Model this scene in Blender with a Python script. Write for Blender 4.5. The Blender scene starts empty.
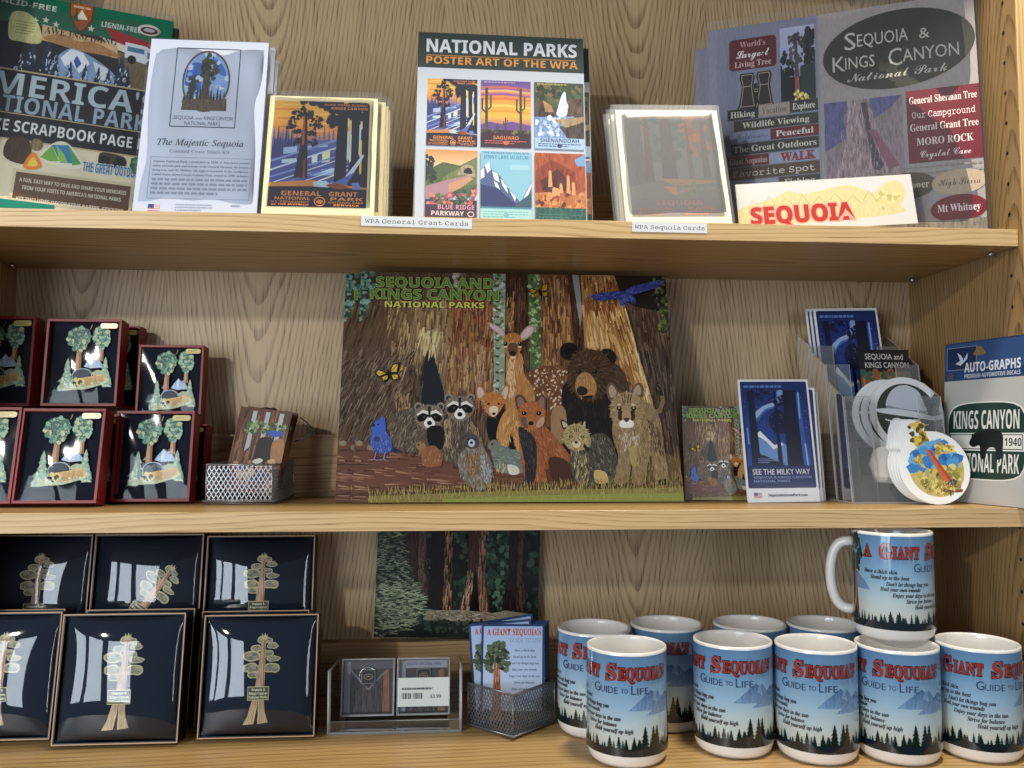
import bpy, math, random
import numpy as np
from mathutils import Vector, Matrix, Euler
from mathutils.geometry import tessellate_polygon
SC = bpy.context.scene
COL = SC.collection
PI = math.pi

# ---------------------------------------------------------------- camera
CAMZ = 1.30
CAM = Vector((0.0, -0.9, CAMZ))
FPX, YAW, PITCH, ROLL = 850.0, 0.0758, 0.0595, 0.0019
_cy, _sy, _cp, _sp = math.cos(YAW), math.sin(YAW), math.cos(PITCH), math.sin(PITCH)
FW = Vector((_sy*_cp, _cy*_cp, _sp))
_rt = Vector((_cy, -_sy, 0)); _up = _rt.cross(FW)
RT = _rt*math.cos(ROLL) + _up*math.sin(ROLL)
UP = _up*math.cos(ROLL) - _rt*math.sin(ROLL)
cam_d = bpy.data.cameras.new('camera'); cam_o = bpy.data.objects.new('camera', cam_d); COL.objects.link(cam_o)
cam_d.sensor_width = 36.0; cam_d.lens = FPX/1024*36.0; cam_d.clip_start = 0.01
_m = Matrix((RT, UP, -FW)).transposed().to_4x4(); _m.translation = CAM
cam_o.matrix_world = _m
SC.camera = cam_o

# ---------------------------------------------------------------- world, lamps, exposure
SC.view_settings.view_transform = 'Standard'; SC.view_settings.look = 'None'
SC.view_settings.exposure = 0.2; SC.view_settings.gamma = 1.0
SC.view_settings.use_curve_mapping = False
W_ = bpy.data.worlds.new('shop_daylight'); SC.world = W_; W_.use_nodes = True
_bg = W_.node_tree.nodes['Background']; _bg.inputs[0].default_value = (0.80, 0.86, 1.0, 1); _bg.inputs[1].default_value = 0.15

def area(name, loc, target, sx, sy, power, col):
    d = bpy.data.lights.new(name, 'AREA'); d.shape = 'RECTANGLE'; d.size = sx; d.size_y = sy; d.energy = power; d.color = col
    o = bpy.data.objects.new(name, d); COL.objects.link(o); o.location = loc
    o.rotation_euler = (Vector(target)-Vector(loc)).to_track_quat('-Z', 'Y').to_euler()
    return o
for k_ in range(3):
    area('window_light', (-1.84+.42*k_, -1.62-.16*k_, 1.32), (0.0, 0.1, 1.25), 0.34, 0.95, 7.6, (0.78, 0.89, 1.0))
area('right_fill_light', (1.6, -2.9, 1.5), (0.1, 0.1, 1.2), 0.4, 1.2, 7, (0.88, 0.94, 1.0))  # soft fill light added at the right front, no doorway seen
area('spot_lamp', (-1.3, -1.9, 2.03), (0.0, 0.2, 1.3), 0.08, 0.08, 14, (1.0, 0.96, 0.88))
area('ceiling_lamp', (0.45, -0.27, 2.55), (0.3, -0.10, 1.0), 0.30, 0.10, 19, (1.0, 0.92, 0.78))

# ---------------------------------------------------------------- pixel helpers
def ray(px, py):
    return (FW*FPX + RT*(px-512) - UP*(py-384))
def at(px, py, Y):
    d = ray(px, py); t = (Y-CAM.y)/d.y
    return CAM + d*t
def atz(px, py, Z):
    d = ray(px, py); t = (Z-CAM.z)/d.z
    return CAM + d*t
def proj(p):
    d = Vector(p)-CAM; w = d.dot(FW)
    return (512+FPX*d.dot(RT)/w, 384-FPX*d.dot(UP)/w)
def xat(px, Y, Z):
    py = 384.0
    for _ in range(6):
        p = at(px, py, Y); py = proj((p.x, Y, Z))[1]
    return at(px, py, Y).x
def fit(pxl, pxr, pyt, Y, Z, lean):
    """slab standing on height Z at depth Y: bottom edge between the two columns; top row pyt; lean back in degrees -> X, w, h"""
    xl, xr = xat(pxl, Y, Z), xat(pxr, Y, Z)
    n = Vector((0, -math.cos(math.radians(lean)), math.sin(math.radians(lean))))
    b = Vector(((xl+xr)/2, Y, Z))
    pxm = proj(b)[0]
    d = ray(pxm, pyt); t = (b-CAM).dot(n)/d.dot(n)
    q = CAM+d*t
    return (xl+xr)/2, xr-xl, math.hypot(q.y-Y, q.z-Z)

# ---------------------------------------------------------------- object helpers
def tag(o, label=None, cat=None, group=None, kind=None):
    if label: o['label'] = label
    if cat: o['category'] = cat
    if group: o['group'] = group
    if kind: o['kind'] = kind
    return o
def thing(name, label, cat, loc=(0, 0, 0), rot=(0, 0, 0), group=None):
    o = bpy.data.objects.new(name, None); COL.objects.link(o); o.empty_display_size = 0.02
    o.location = loc; o.rotation_euler = rot
    return tag(o, label, cat, group)
def slab_rot(lean, yaw=0, roll=0):
    return (Matrix.Rotation(math.radians(yaw), 3, 'Z') @ Matrix.Rotation(-math.radians(lean), 3, 'X') @ Matrix.Rotation(math.radians(roll), 3, 'Y')).to_euler()
def dup(root, label, loc, rot=None):
    r = root.copy(); COL.objects.link(r); r.location = loc; r['label'] = label
    if rot is not None: r.rotation_euler = rot
    for ch in list(root.children):
        c = ch.copy(); COL.objects.link(c); c.parent = r
        for g in list(ch.children):
            d = g.copy(); COL.objects.link(d); d.parent = c
    return r

def srgb(c):
    if isinstance(c, str):
        c = c.lstrip('#'); c = tuple(int(c[i:i+2], 16)/255 for i in (0, 2, 4))
    return tuple((x/12.92 if x <= 0.04045 else ((x+0.055)/1.055)**2.4) for x in c[:3])
def mixc(a, b, t):
    a, b = (hexc(a), hexc(b)); return tuple(a[i]+(b[i]-a[i])*t for i in range(3))
def hexc(c):
    if isinstance(c, str):
        c = c.lstrip('#'); return tuple(int(c[i:i+2], 16)/255 for i in (0, 2, 4))
    return tuple(c[:3])

# ---------------------------------------------------------------- materials
class NT:
    def __init__(s, name):
        s.m = bpy.data.materials.new(name); s.m.use_nodes = True
        s.t = s.m.node_tree; s.n = s.t.nodes; s.n.clear()
        s.out = s.n.new('ShaderNodeOutputMaterial')
    def new(s, typ, **kw):
        n = s.n.new('ShaderNode'+typ)
        for k, v in kw.items(): setattr(n, k, v)
        return n
    def put(s, sock, v):
        if isinstance(v, bpy.types.NodeSocket): s.t.links.new(v, sock)
        elif v is not None: sock.default_value = v
    def math(s, op, a, b=None, c=None, clamp=False):
        n = s.new('Math', operation=op, use_clamp=clamp)
        s.put(n.inputs[0], a); s.put(n.inputs[1], b) if b is not None else None
        if c is not None: s.put(n.inputs[2], c)
        return n.outputs[0]
    def comb(s, x, y, z):
        n = s.new('CombineXYZ'); s.put(n.inputs[0], x); s.put(n.inputs[1], y); s.put(n.inputs[2], z); return n.outputs[0]
    def noise(s, vec, scale, detail=2.0, rough=0.5):
        n = s.new('TexNoise'); s.put(n.inputs['Vector'], vec); s.put(n.inputs['Scale'], scale)
        n.inputs['Detail'].default_value = detail; n.inputs['Roughness'].default_value = rough
        return n.outputs[0]
    def mix(s, f, a, b, blend='MIX'):
        n = s.new('Mix', data_type='RGBA', blend_type=blend)
        s.put(n.inputs[0], f); s.put(n.inputs[6], a if not isinstance(a, tuple) else (*a[:3], 1)); s.put(n.inputs[7], b if not isinstance(b, tuple) else (*b[:3], 1))
        return n.outputs[2]
    def smooth(s, v, a, b):
        n = s.new('MapRange', interpolation_type='SMOOTHSTEP'); s.put(n.inputs[0], v)
        n.inputs[1].default_value = a; n.inputs[2].default_value = b; return n.outputs[0]
    def coords(s):
        n = s.new('TexCoord'); x = s.new('SeparateXYZ'); s.t.links.new(n.outputs['Object'], x.inputs[0]); return x.outputs
    def pbsdf(s, col, rough=0.5, metal=0.0, spec=0.5, coat=0.0, bump=None):
        b = s.new('BsdfPrincipled'); s.put(b.inputs['Base Color'], col if not isinstance(col, tuple) else (*col[:3], 1))
        s.put(b.inputs['Roughness'], rough); b.inputs['Metallic'].default_value = metal
        b.inputs['Specular IOR Level'].default_value = spec; b.inputs['Coat Weight'].default_value = coat
        b.inputs['Coat Roughness'].default_value = 0.06
        if bump is not None:
            k = s.new('Bump'); k.inputs['Strength'].default_value = bump[1]; k.inputs['Distance'].default_value = bump[2]
            s.put(k.inputs['Height'], bump[0]); s.t.links.new(k.outputs[0], b.inputs['Normal'])
        s.t.links.new(b.outputs[0], s.out.inputs[0]); return s.m

def wood(name, cross, length, light, dark, plank=0.30, freq=95.0, taper=0.055, seed=0.0, rough=0.42):
    s = NT(name); c = s.coords()
    X, L = c[cross], c[length]
    N = c[3-cross-length]
    k = s.math('DIVIDE', s.math('ADD', X, 7.13+seed), plank)
    cell = s.math('FLOOR', k)
    u = s.math('MULTIPLY', s.math('SUBTRACT', s.math('FRACT', k), 0.5), plank)
    wn = s.new('TexWhiteNoise', noise_dimensions='1D'); s.put(wn.inputs['W'], cell)
    off = s.math('MULTIPLY', s.math('SUBTRACT', wn.outputs[0], 0.5), plank*0.45)
    u = s.math('ADD', u, off)
    warp = s.noise(s.comb(s.math('MULTIPLY', X, 6), s.math('MULTIPLY', L, 1.3), s.math('MULTIPLY', cell, 3.7)), 1.0, 3.0)
    warp2 = s.noise(s.comb(s.math('MULTIPLY', X, 30), s.math('MULTIPLY', L, 4), N), 1.0, 2.0)
    r = s.math('SQRT', s.math('ADD', s.math('MULTIPLY', u, u), 0.0007))
    ring = s.math('ADD', r, s.math('MULTIPLY', L, taper))
    ring = s.math('ADD', ring, s.math('MULTIPLY', warp, 0.05))
    ring = s.math('ADD', ring, s.math('MULTIPLY', warp2, 0.007))
    f = s.math('FRACT', s.math('MULTIPLY', ring, freq))
    late = s.math('MULTIPLY', s.smooth(f, 0.42, 0.92), s.smooth(f, 1.0, 0.95))
    pores = s.noise(s.comb(s.math('MULTIPLY', X, 950), s.math('MULTIPLY', L, 14), s.math('MULTIPLY', N, 60)), 1.0, 2.0)
    pore = s.smooth(pores, 0.48, 0.68)
    fib = s.noise(s.comb(s.math('MULTIPLY', X, 330), s.math('MULTIPLY', L, 2.5), s.math('MULTIPLY', N, 10)), 1.0, 3.0)
    broad = s.noise(s.comb(s.math('MULTIPLY', X, 7), s.math('MULTIPLY', L, 1.5), 3.3), 1.0, 2.0)
    a = s.math('ADD', s.math('MULTIPLY', late, 0.44), s.math('MULTIPLY', s.math('MULTIPLY', pore, s.math('ADD', late, 0.55)), 0.42))
    a = s.math('ADD', a, s.math('MULTIPLY', s.math('SUBTRACT', fib, 0.5), 0.85))
    a = s.math('ADD', a, s.math('MULTIPLY', s.math('SUBTRACT', broad, 0.5), 0.35), clamp=True)
    col = s.mix(a, srgb(light), srgb(dark))
    return s.pbsdf(col, rough, spec=0.35, bump=(a, 0.12, 0.0006))

M = {}
M['back'] = wood('oak_veneer_upright', 0, 2, '#bca480', '#6f563a', plank=0.36, freq=175, taper=-0.14, seed=0.12)
M['rail'] = wood('oak_rail_veneer', 2, 0, '#b8986e', '#7f6340', plank=0.12, freq=240, taper=0.004, seed=0.03)
M['side'] = wood('oak_veneer_side', 1, 2, '#9f8056', '#5d4526', plank=0.30, freq=180, taper=0.12, seed=0.05)
M['shelf'] = wood('oak_shelf_top', 1, 0, '#c09c66', '#87653a', plank=0.25, freq=95, taper=0.05, seed=0.02, rough=0.36)
M['edge'] = wood('oak_edge_band', 2, 0, '#d8b684', '#a58254', plank=0.09, freq=230, taper=0.004, seed=0.01, rough=0.4)

def plain(name, col, rough=0.5, metal=0.0, spec=0.5, coat=0.0):
    s = NT(name); n = s.noise(s.new('TexCoord').outputs['Object'], 60, 2)
    c = s.mix(s.math('MULTIPLY', n, 0.18), srgb(col), tuple(x*0.72 for x in srgb(col)))
    return s.pbsdf(c, rough, metal, spec, coat)
def printed(name, rough=0.45, spec=0.5, coat=0.0, metal=0.0):
    """ink colour from the mesh's own colour layer; alpha < 1 adds a painted bark / fur grain"""
    s = NT(name); a = s.new('VertexColor'); a.layer_name = 'ink'
    c = s.coords()
    n = s.noise(s.comb(s.math('MULTIPLY', c[0], 420), s.math('MULTIPLY', c[1], 420), s.math('MULTIPLY', c[2], 90)), 1.0, 3.0, 0.65)
    g = s.math('SUBTRACT', 1.0, a.outputs['Alpha'])
    k = s.math('ADD', 1.0, s.math('MULTIPLY', g, s.math('MULTIPLY', s.math('SUBTRACT', n, 0.5), 5.0)), clamp=False)
    k = s.math('MAXIMUM', k, 0.08)
    v = s.new('VectorMath', operation='SCALE'); s.put(v.inputs[0], a.outputs['Color']); s.put(v.inputs['Scale'], k)
    return s.pbsdf(v.outputs[0], rough, metal, spec, coat)
def film(name, tint=(0.96, 0.97, 0.98), haze=0.0, rough=0.05, base=0.03, ior=1.45):
    """thin clear plastic: passes light straight through, mirrors by angle"""
    s = NT(name)
    t = s.new('BsdfTransparent'); t.inputs[0].default_value = (*tint, 1)
    g = s.new('BsdfGlossy'); g.inputs['Roughness'].default_value = rough
    fr = s.new('Fresnel'); fr.inputs[0].default_value = ior
    f = s.math('ADD', fr.outputs[0], base, clamp=True)
    m = s.new('MixShader'); s.put(m.inputs[0], f); s.t.links.new(t.outputs[0], m.inputs[1]); s.t.links.new(g.outputs[0], m.inputs[2])
    last = m.outputs[0]
    if haze > 0:
        d = s.new('BsdfDiffuse'); d.inputs[0].default_value = (0.9, 0.91, 0.93, 1)
        m2 = s.new('MixShader'); m2.inputs[0].default_value = haze
        s.t.links.new(last, m2.inputs[1]); s.t.links.new(d.outputs[0], m2.inputs[2]); last = m2.outputs[0]
    s.t.links.new(last, s.out.inputs[0]); return s.m
M['paper'] = printed('printed_card', 0.42, 0.4)
M['gloss'] = printed('printed_gloss', 0.22, 0.5, 0.15)
M['mug'] = printed('glazed_ceramic_print', 0.12, 0.5, 0.5)
M['inkmetal'] = printed('enamelled_metal', 0.45, 0.4, 0.0, 0.1)
M['film'] = film('clear_film')
M['sleeve'] = film('clear_sleeve', haze=0.03, rough=0.07, base=0.0, ior=1.38)
M['acrylic'] = film('clear_acrylic', tint=(0.95, 0.96, 0.96), haze=0.012, rough=0.03, base=0.015)
M['acrylic_smoky'] = film('holder_acrylic', tint=(0.93, 0.94, 0.94), haze=0.06, rough=0.04, base=0.02)
M['acrylic_edge'] = film('acrylic_cut_edge', tint=(0.85, 0.87, 0.86), haze=0.38, rough=0.15, base=0.05)
M['wire'] = plain('brushed_wire', '#b9b9bb', 0.35, 0.75)
M['darkwire'] = plain('gunmetal_wire', '#8d8f93', 0.38, 0.75)
M['steel'] = plain('steel_pin', '#c8c8c8', 0.25, 0.9)
M['black'] = plain('black_card', '#0b0d14', 0.4)
M['navy'] = plain('navy_flock', '#0b1424', 0.7, 0.0, 0.12)
M['inkblack'] = plain('midnight_card', '#081b2e', 0.6, 0.0, 0.1)
M['glare_haze_sleeve'] = film('painted_glare_sleeve', haze=0.13, rough=0.12, base=0.02, ior=1.4)  # white haze mixed into clear plastic stands in for glare
M['floor'] = plain('shop_carpet', '#6d665c', 0.9)

# ---------------------------------------------------------------- flat art in ink polygons
GLY = {}
STY = {'serif': 0x1D400, 'serifi': 0x1D434, 'serifbi': 0x1D468, 'script': 0x1D4D0, 'mono': 0x1D670, 'sansb': 0x1D5D4, 'sansbi': 0x1D63C}
def styled(t, style):
    if style == 'sans' or style not in STY: return t
    b = STY[style]; o = []
    for ch in t:
        if 'A' <= ch <= 'Z': o.append(chr(b+ord(ch)-65))
        elif 'a' <= ch <= 'z':
            o.append('\u210E' if (style == 'serifi' and ch == 'h') else chr(b+26+ord(ch)-97))
        elif '0' <= ch <= '9' and style in ('serif', 'sansb', 'mono'):
            o.append(chr({'serif': 0x1D7CE, 'sansb': 0x1D7EC, 'mono': 0x1D7F6}[style]+ord(ch)-48))
        else: o.append(ch)
    return ''.join(o)
def glyphs(t, style, off):
    key = (t, style, round(off, 4))
    if key not in GLY:
        c = bpy.data.curves.new('lettering', 'FONT'); c.body = styled(t, style); c.size = 1; c.offset = off; c.resolution_u = 2
        o = bpy.data.objects.new('lettering', c); COL.objects.link(o)
        me = o.to_mesh()
        v = [(p.co.x, p.co.y) for p in me.vertices]; f = [tuple(p.vertices) for p in me.polygons]
        o.to_mesh_clear(); bpy.data.objects.remove(o); bpy.data.curves.remove(c)
        xs = [p[0] for p in v] or [0, 1]
        GLY[key] = (v, f, min(xs), max(xs))
    return GLY[key]

def clip_poly(pts, box):
    x0, y0, x1, y1 = box
    def cut(pts, ins, inter):
        out = []
        for i in range(len(pts)):
            a, b = pts[i-1], pts[i]
            ia, ib = ins(a), ins(b)
            if ib:
                if not ia: out.append(inter(a, b))
                out.append(b)
            elif ia: out.append(inter(a, b))
        return out
    def ix(x): return lambda a, b: (lambda t: tuple(a[i]+(b[i]-a[i])*t for i in range(len(a))))((x-a[0])/((b[0]-a[0]) or 1e-9))
    def iy(y): return lambda a, b: (lambda t: tuple(a[i]+(b[i]-a[i])*t for i in range(len(a))))((y-a[1])/((b[1]-a[1]) or 1e-9))
    for ins, it in ((lambda p: p[0] >= x0, ix(x0)), (lambda p: p[0] <= x1, ix(x1)), (lambda p: p[1] >= y0, iy(y0)), (lambda p: p[1] <= y1, iy(y1))):
        pts = cut(pts, ins, it)
        if len(pts) < 3: return []
    return pts

class Art:
    """design units, y down from the top left; every call lies one ink layer higher"""
    def __init__(s, W, H, seed=1):
        s.W, s.H = W, H; s.f = []; s.z = 0; s.R = random.Random(seed)
        s.warp = None; s.T = [(1, 0, 0, 1, 0, 0)]; s.box = [(0, 0, W, H)]
    def _t(s, x, y):
        if s.warp: x, y = s.warp(x, y)
        a, b, c, d, e, f = s.T[-1]; return (a*x+c*y+e, b*x+d*y+f)
    def push(s, x, y, w, h, W, H, clip=True):
        sx, sy = w/W, h/H; a, b, c, d, e, f = s.T[-1]
        s.T.append((a*sx, b*sx, c*sy, d*sy, *s._t(x, y)))
        if clip:
            p = [s._t(0, 0), s._t(W, H)]; o = s.box[-1]
            s.box.append((max(o[0], p[0][0]), max(o[1], p[0][1]), min(o[2], p[1][0]), min(o[3], p[1][1])))
        else: s.box.append(s.box[-1])
    def rot(s, cx, cy, deg, sc=1.0, scy=None, flip=False):
        r = math.radians(deg); sy_ = scy or sc; sx_ = -sc if flip else sc
        a, b, c, d, e, f = s.T[-1]
        m = (math.cos(r)*sx_, math.sin(r)*sx_, -math.sin(r)*sy_, math.cos(r)*sy_)
        s.T.append((a*m[0]+c*m[1], b*m[0]+d*m[1], a*m[2]+c*m[3], b*m[2]+d*m[3], *s._t(cx, cy))); s.box.append(s.box[-1])
    def pop(s): s.T.pop(); s.box.pop()
    def poly(s, pts, col, grain=0.0, col2=None, horiz=False, up=True, dz=0.0):
        """col2: second colour at the bottom (or right)"""
        if up: s.z += 1
        q = [s._t(*p) for p in pts]
        c1 = srgb(hexc(col))
        if col2 is not None:
            c2 = srgb(hexc(col2)); i = 0 if horiz else 1
            lo = min(p[i] for p in pts); hi = max(p[i] for p in pts)
            cs = [tuple(c1[k]+(c2[k]-c1[k])*((p[i]-lo)/((hi-lo) or 1)) for k in range(3)) for p in pts]
        else: cs = [c1]*len(pts)
        q = [(*p, *c) for p, c in zip(q, cs)]
        b = s.box[-1]
        if any(p[0] < b[0]-1e-6 or p[0] > b[2]+1e-6 or p[1] < b[1]-1e-6 or p[1] > b[3]+1e-6 for p in q):
            q = clip_poly(q, b)
            if len(q) < 3: return
        s.f.append((q, s.z+dz, 1.0-grain))
    def rect(s, x0, y0, x1, y1, col, grain=0, col2=None, horiz=False): s.poly([(x0, y0), (x1, y0), (x1, y1), (x0, y1)], col, grain, col2, horiz)
    def grad(s, x0, y0, x1, y1, stops):
        s.z += 1
        for (ta, ca), (tb, cb) in zip(stops[:-1], stops[1:]):
            s.poly([(x0, y0+(y1-y0)*ta), (x1, y0+(y1-y0)*ta), (x1, y0+(y1-y0)*tb), (x0, y0+(y1-y0)*tb)], ca, 0, cb, up=False)
    def frame(s, x0, y0, x1, y1, w, col):
        s.z += 1
        for r in ((x0, y0, x1, y0+w), (x0, y1-w, x1, y1), (x0, y0+w, x0+w, y1-w), (x1-w, y0+w, x1, y1-w)):
            s.poly([(r[0], r[1]), (r[2], r[1]), (r[2], r[3]), (r[0], r[3])], col, up=False)
    def rrect(s, x0, y0, x1, y1, r, col, grain=0, col2=None):
        s.poly(rr(x0, y0, x1, y1, r), col, grain, col2)
    def ell(s, cx, cy, rx, ry, col, grain=0, rot=0, n=28, col2=None, a0=0, a1=360):
        c, d = math.cos(math.radians(rot)), math.sin(math.radians(rot)); P = []
        for i in range(n):
            t = math.radians(a0+(a1-a0)*i/(n if a1-a0 == 360 else n-1)); x, y = rx*math.cos(t), ry*math.sin(t)
            P.append((cx+x*c-y*d, cy+x*d+y*c))
        s.poly(P, col, grain, col2)
    def ring(s, cx, cy, rx, ry, w, col, n=36):
        s.z += 1
        for i in range(n):
            t0, t1 = 2*PI*i/n, 2*PI*(i+1)/n
            s.poly([(cx+rx*math.cos(t0), cy+ry*math.sin(t0)), (cx+rx*math.cos(t1), cy+ry*math.sin(t1)), (cx+(rx-w)*math.cos(t1), cy+(ry-w)*math.sin(t1)), (cx+(rx-w)*math.cos(t0), cy+(ry-w)*math.sin(t0))], col, up=False)
    def line(s, pts, w, col, w2=None):
        """tapered polyline"""
        s.z += 1; n = len(pts)
        L, Rr = [], []
        for i, p in enumerate(pts):
            a = pts[max(0, i-1)]; b = pts[min(n-1, i+1)]
            dx, dy = b[0]-a[0], b[1]-a[1]; l = math.hypot(dx, dy) or 1
            ww = (w+(w2-w)*i/(n-1) if w2 is not None else w)/2
            L.append((p[0]-dy/l*ww, p[1]+dx/l*ww)); Rr.append((p[0]+dy/l*ww, p[1]-dx/l*ww))
        for i in range(n-1): s.poly([L[i], L[i+1], Rr[i+1], Rr[i]], col, up=False)
    def blob(s, pts, col, grain=0, col2=None, sub=4, rough=0.0):
        """smooth closed outline through the points (Catmull-Rom)"""
        n = len(pts); P = []
        for i in range(n):
            p0, p1, p2, p3 = pts[i-1], pts[i], pts[(i+1) % n], pts[(i+2) % n]
            for j in range(sub):
                t = j/sub
                q = tuple(0.5*(2*p1[k]+(p2[k]-p0[k])*t+(2*p0[k]-5*p1[k]+4*p2[k]-p3[k])*t*t+(3*p1[k]-p0[k]-3*p2[k]+p3[k])*t**3) for k in (0, 1))
                if rough: q = (q[0]+s.R.uniform(-rough, rough), q[1]+s.R.uniform(-rough, rough))
                P.append(q)
        s.poly(P, col, grain, col2); return P
    def hair(s, pts, n, ln, ang, cols, w=1.0, spread=25, dz=1.0, inside=True):
        """short tapered brush strokes whose roots lie inside the outline pts"""
        s.z += 1
        x0, x1 = min(p[0] for p in pts), max(p[0] for p in pts); y0, y1 = min(p[1] for p in pts), max(p[1] for p in pts)
        k = 0; tries = 0
        while k < n and tries < n*12:
            tries += 1
            x, y = s.R.uniform(x0, x1), s.R.uniform(y0, y1)
            if inside and not pip(x, y, pts): continue
            k += 1
            a = math.radians((ang(x, y) if callable(ang) else ang)+s.R.uniform(-spread, spread)); l = ln*s.R.uniform(0.6, 1.3)
            dx, dy = math.cos(a), math.sin(a); ww = w*s.R.uniform(0.6, 1.3)/2
            c = cols(x, y, s.R) if callable(cols) else s.R.choice(cols)
            s.poly([(x-dy*ww, y+dx*ww), (x+dx*l*.6-dy*ww*.7, y+dy*l*.6+dx*ww*.7), (x+dx*l, y+dy*l), (x+dx*l*.6+dy*ww*.7, y+dy*l*.6-dx*ww*.7), (x+dy*ww, y-dx*ww)], c, up=False, dz=s.R.uniform(0, dz))
        s.z += dz
    def dabs(s, pts, n, r, cols, dz=1.5, asp=1.0):
        """leafy dabs scattered inside the outline"""
        s.z += 1
        x0, x1 = min(p[0] for p in pts), max(p[0] for p in pts); y0, y1 = min(p[1] for p in pts), max(p[1] for p in pts)
        k = 0; tries = 0
        while k < n and tries < n*12:
            tries += 1
            x, y = s.R.uniform(x0, x1), s.R.uniform(y0, y1)
            if not pip(x, y, pts): continue
            k += 1; rr_ = r*s.R.uniform(0.5, 1.25); m = s.R.randint(5, 7); ph = s.R.uniform(0, 6.28)
            s.poly([(x+rr_*asp*math.cos(ph+6.283*i/m)*s.R.uniform(.6, 1.1), y+rr_*math.sin(ph+6.283*i/m)*s.R.uniform(.6, 1.1)) for i in range(m)], cols(x, y, s.R) if callable(cols) else s.R.choice(cols), up=False, dz=s.R.uniform(0, dz))
        s.z += dz
    def text(s, t, x, y, h, col, w=None, al='l', style='sans', off=0.0, shear=0.0, out=None, outc=None, arc=None):
        """baseline y, capital height h, optional exact width w; al l/c/r"""
        v, f, a, b = glyphs(t, style, off)
        if not v: return
        k = h/0.69; sx = k if w is None else w/((b-a) or 1)
        ww = (b-a)*sx; x0 = x-(0 if al == 'l' else ww/2 if al == 'c' else ww)
        if out:
            s._txt(glyphs(t, style, off+out), x0, y, a, sx, k, outc, shear, arc, ww)
        s._txt((v, f, a, b), x0, y, a, sx, k, col, shear, arc, ww)
    def _txt(s, g, x0, y, a, sx, k, col, shear, arc, ww):
        v, f = g[0], g[1]; s.z += 1
        P = []
        for p in v:
            X = x0+(p[0]-a)*sx+p[1]*k*shear; Y = y-p[1]*k
            if arc: Y += arc*(((X-x0)/ww-0.5)**2)*4
            P.append((X, Y))
        for q in f: s.poly([P[i] for i in q], col, up=False)
    def greek(s, x0, y0, x1, y1, rows, col, h=0.45, seed=0):
        """unreadably small lines of print"""
        R = random.Random(seed); s.z += 1; dy = (y1-y0)/rows
        for i in range(rows):
            x = x0
            end = x1 if i < rows-1 else x0+(x1-x0)*0.7
            while x < end-1e-6:
                w = R.uniform(0.03, 0.09)*(x1-x0); e = min(end, x+w)
                s.poly([(x, y0+dy*i), (e, y0+dy*i), (e, y0+dy*(i+h)), (x, y0+dy*(i+h))], col, up=False); x += w+0.014*(x1-x0)
    def conifer(s, x, y, h, w, col, col2=None, tiers=7, trunk=None):
        """x,y is the foot"""
        P = []
        for i in range(tiers+1):
            t = i/tiers; ww = w/2*(t**0.85)*s.R.uniform(0.8, 1.1); yy = y-h+h*t
            if i: P += [(ww, yy), (ww*0.55, yy-h*0.01)]
        L = [(x-a*s.R.uniform(.85, 1.1), b) for a, b in reversed(P)]
        s.poly([(x, y-h)]+[(x+a, b) for a, b in P]+L, col, 0, col2)

def muted(A, t, c='#9a9aa0'):
    """the same art with every ink mixed part way to colour c"""
    g = srgb(c); A.f = [([(p[0], p[1], *(p[2+k]*(1-t)+g[k]*t for k in range(3))) for p in q], l, a) for q, l, a in A.f]; return A
def pip(x, y, P):
    c = False; n = len(P); j = n-1
    for i in range(n):
        if (P[i][1] > y) != (P[j][1] > y) and x < (P[j][0]-P[i][0])*(y-P[i][1])/(P[j][1]-P[i][1])+P[i][0]: c = not c
        j = i
    return c
def rr(x0, y0, x1, y1, r, n=5):
    P = []
    for cx, cy, a in ((x1-r, y0+r, -90), (x1-r, y1-r, 0), (x0+r, y1-r, 90), (x0+r, y0+r, 180)):
        for i in range(n+1):
            t = math.radians(a+90*i/n); P.append((cx+r*math.cos(t), cy+r*math.sin(t)))
    return P

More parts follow.
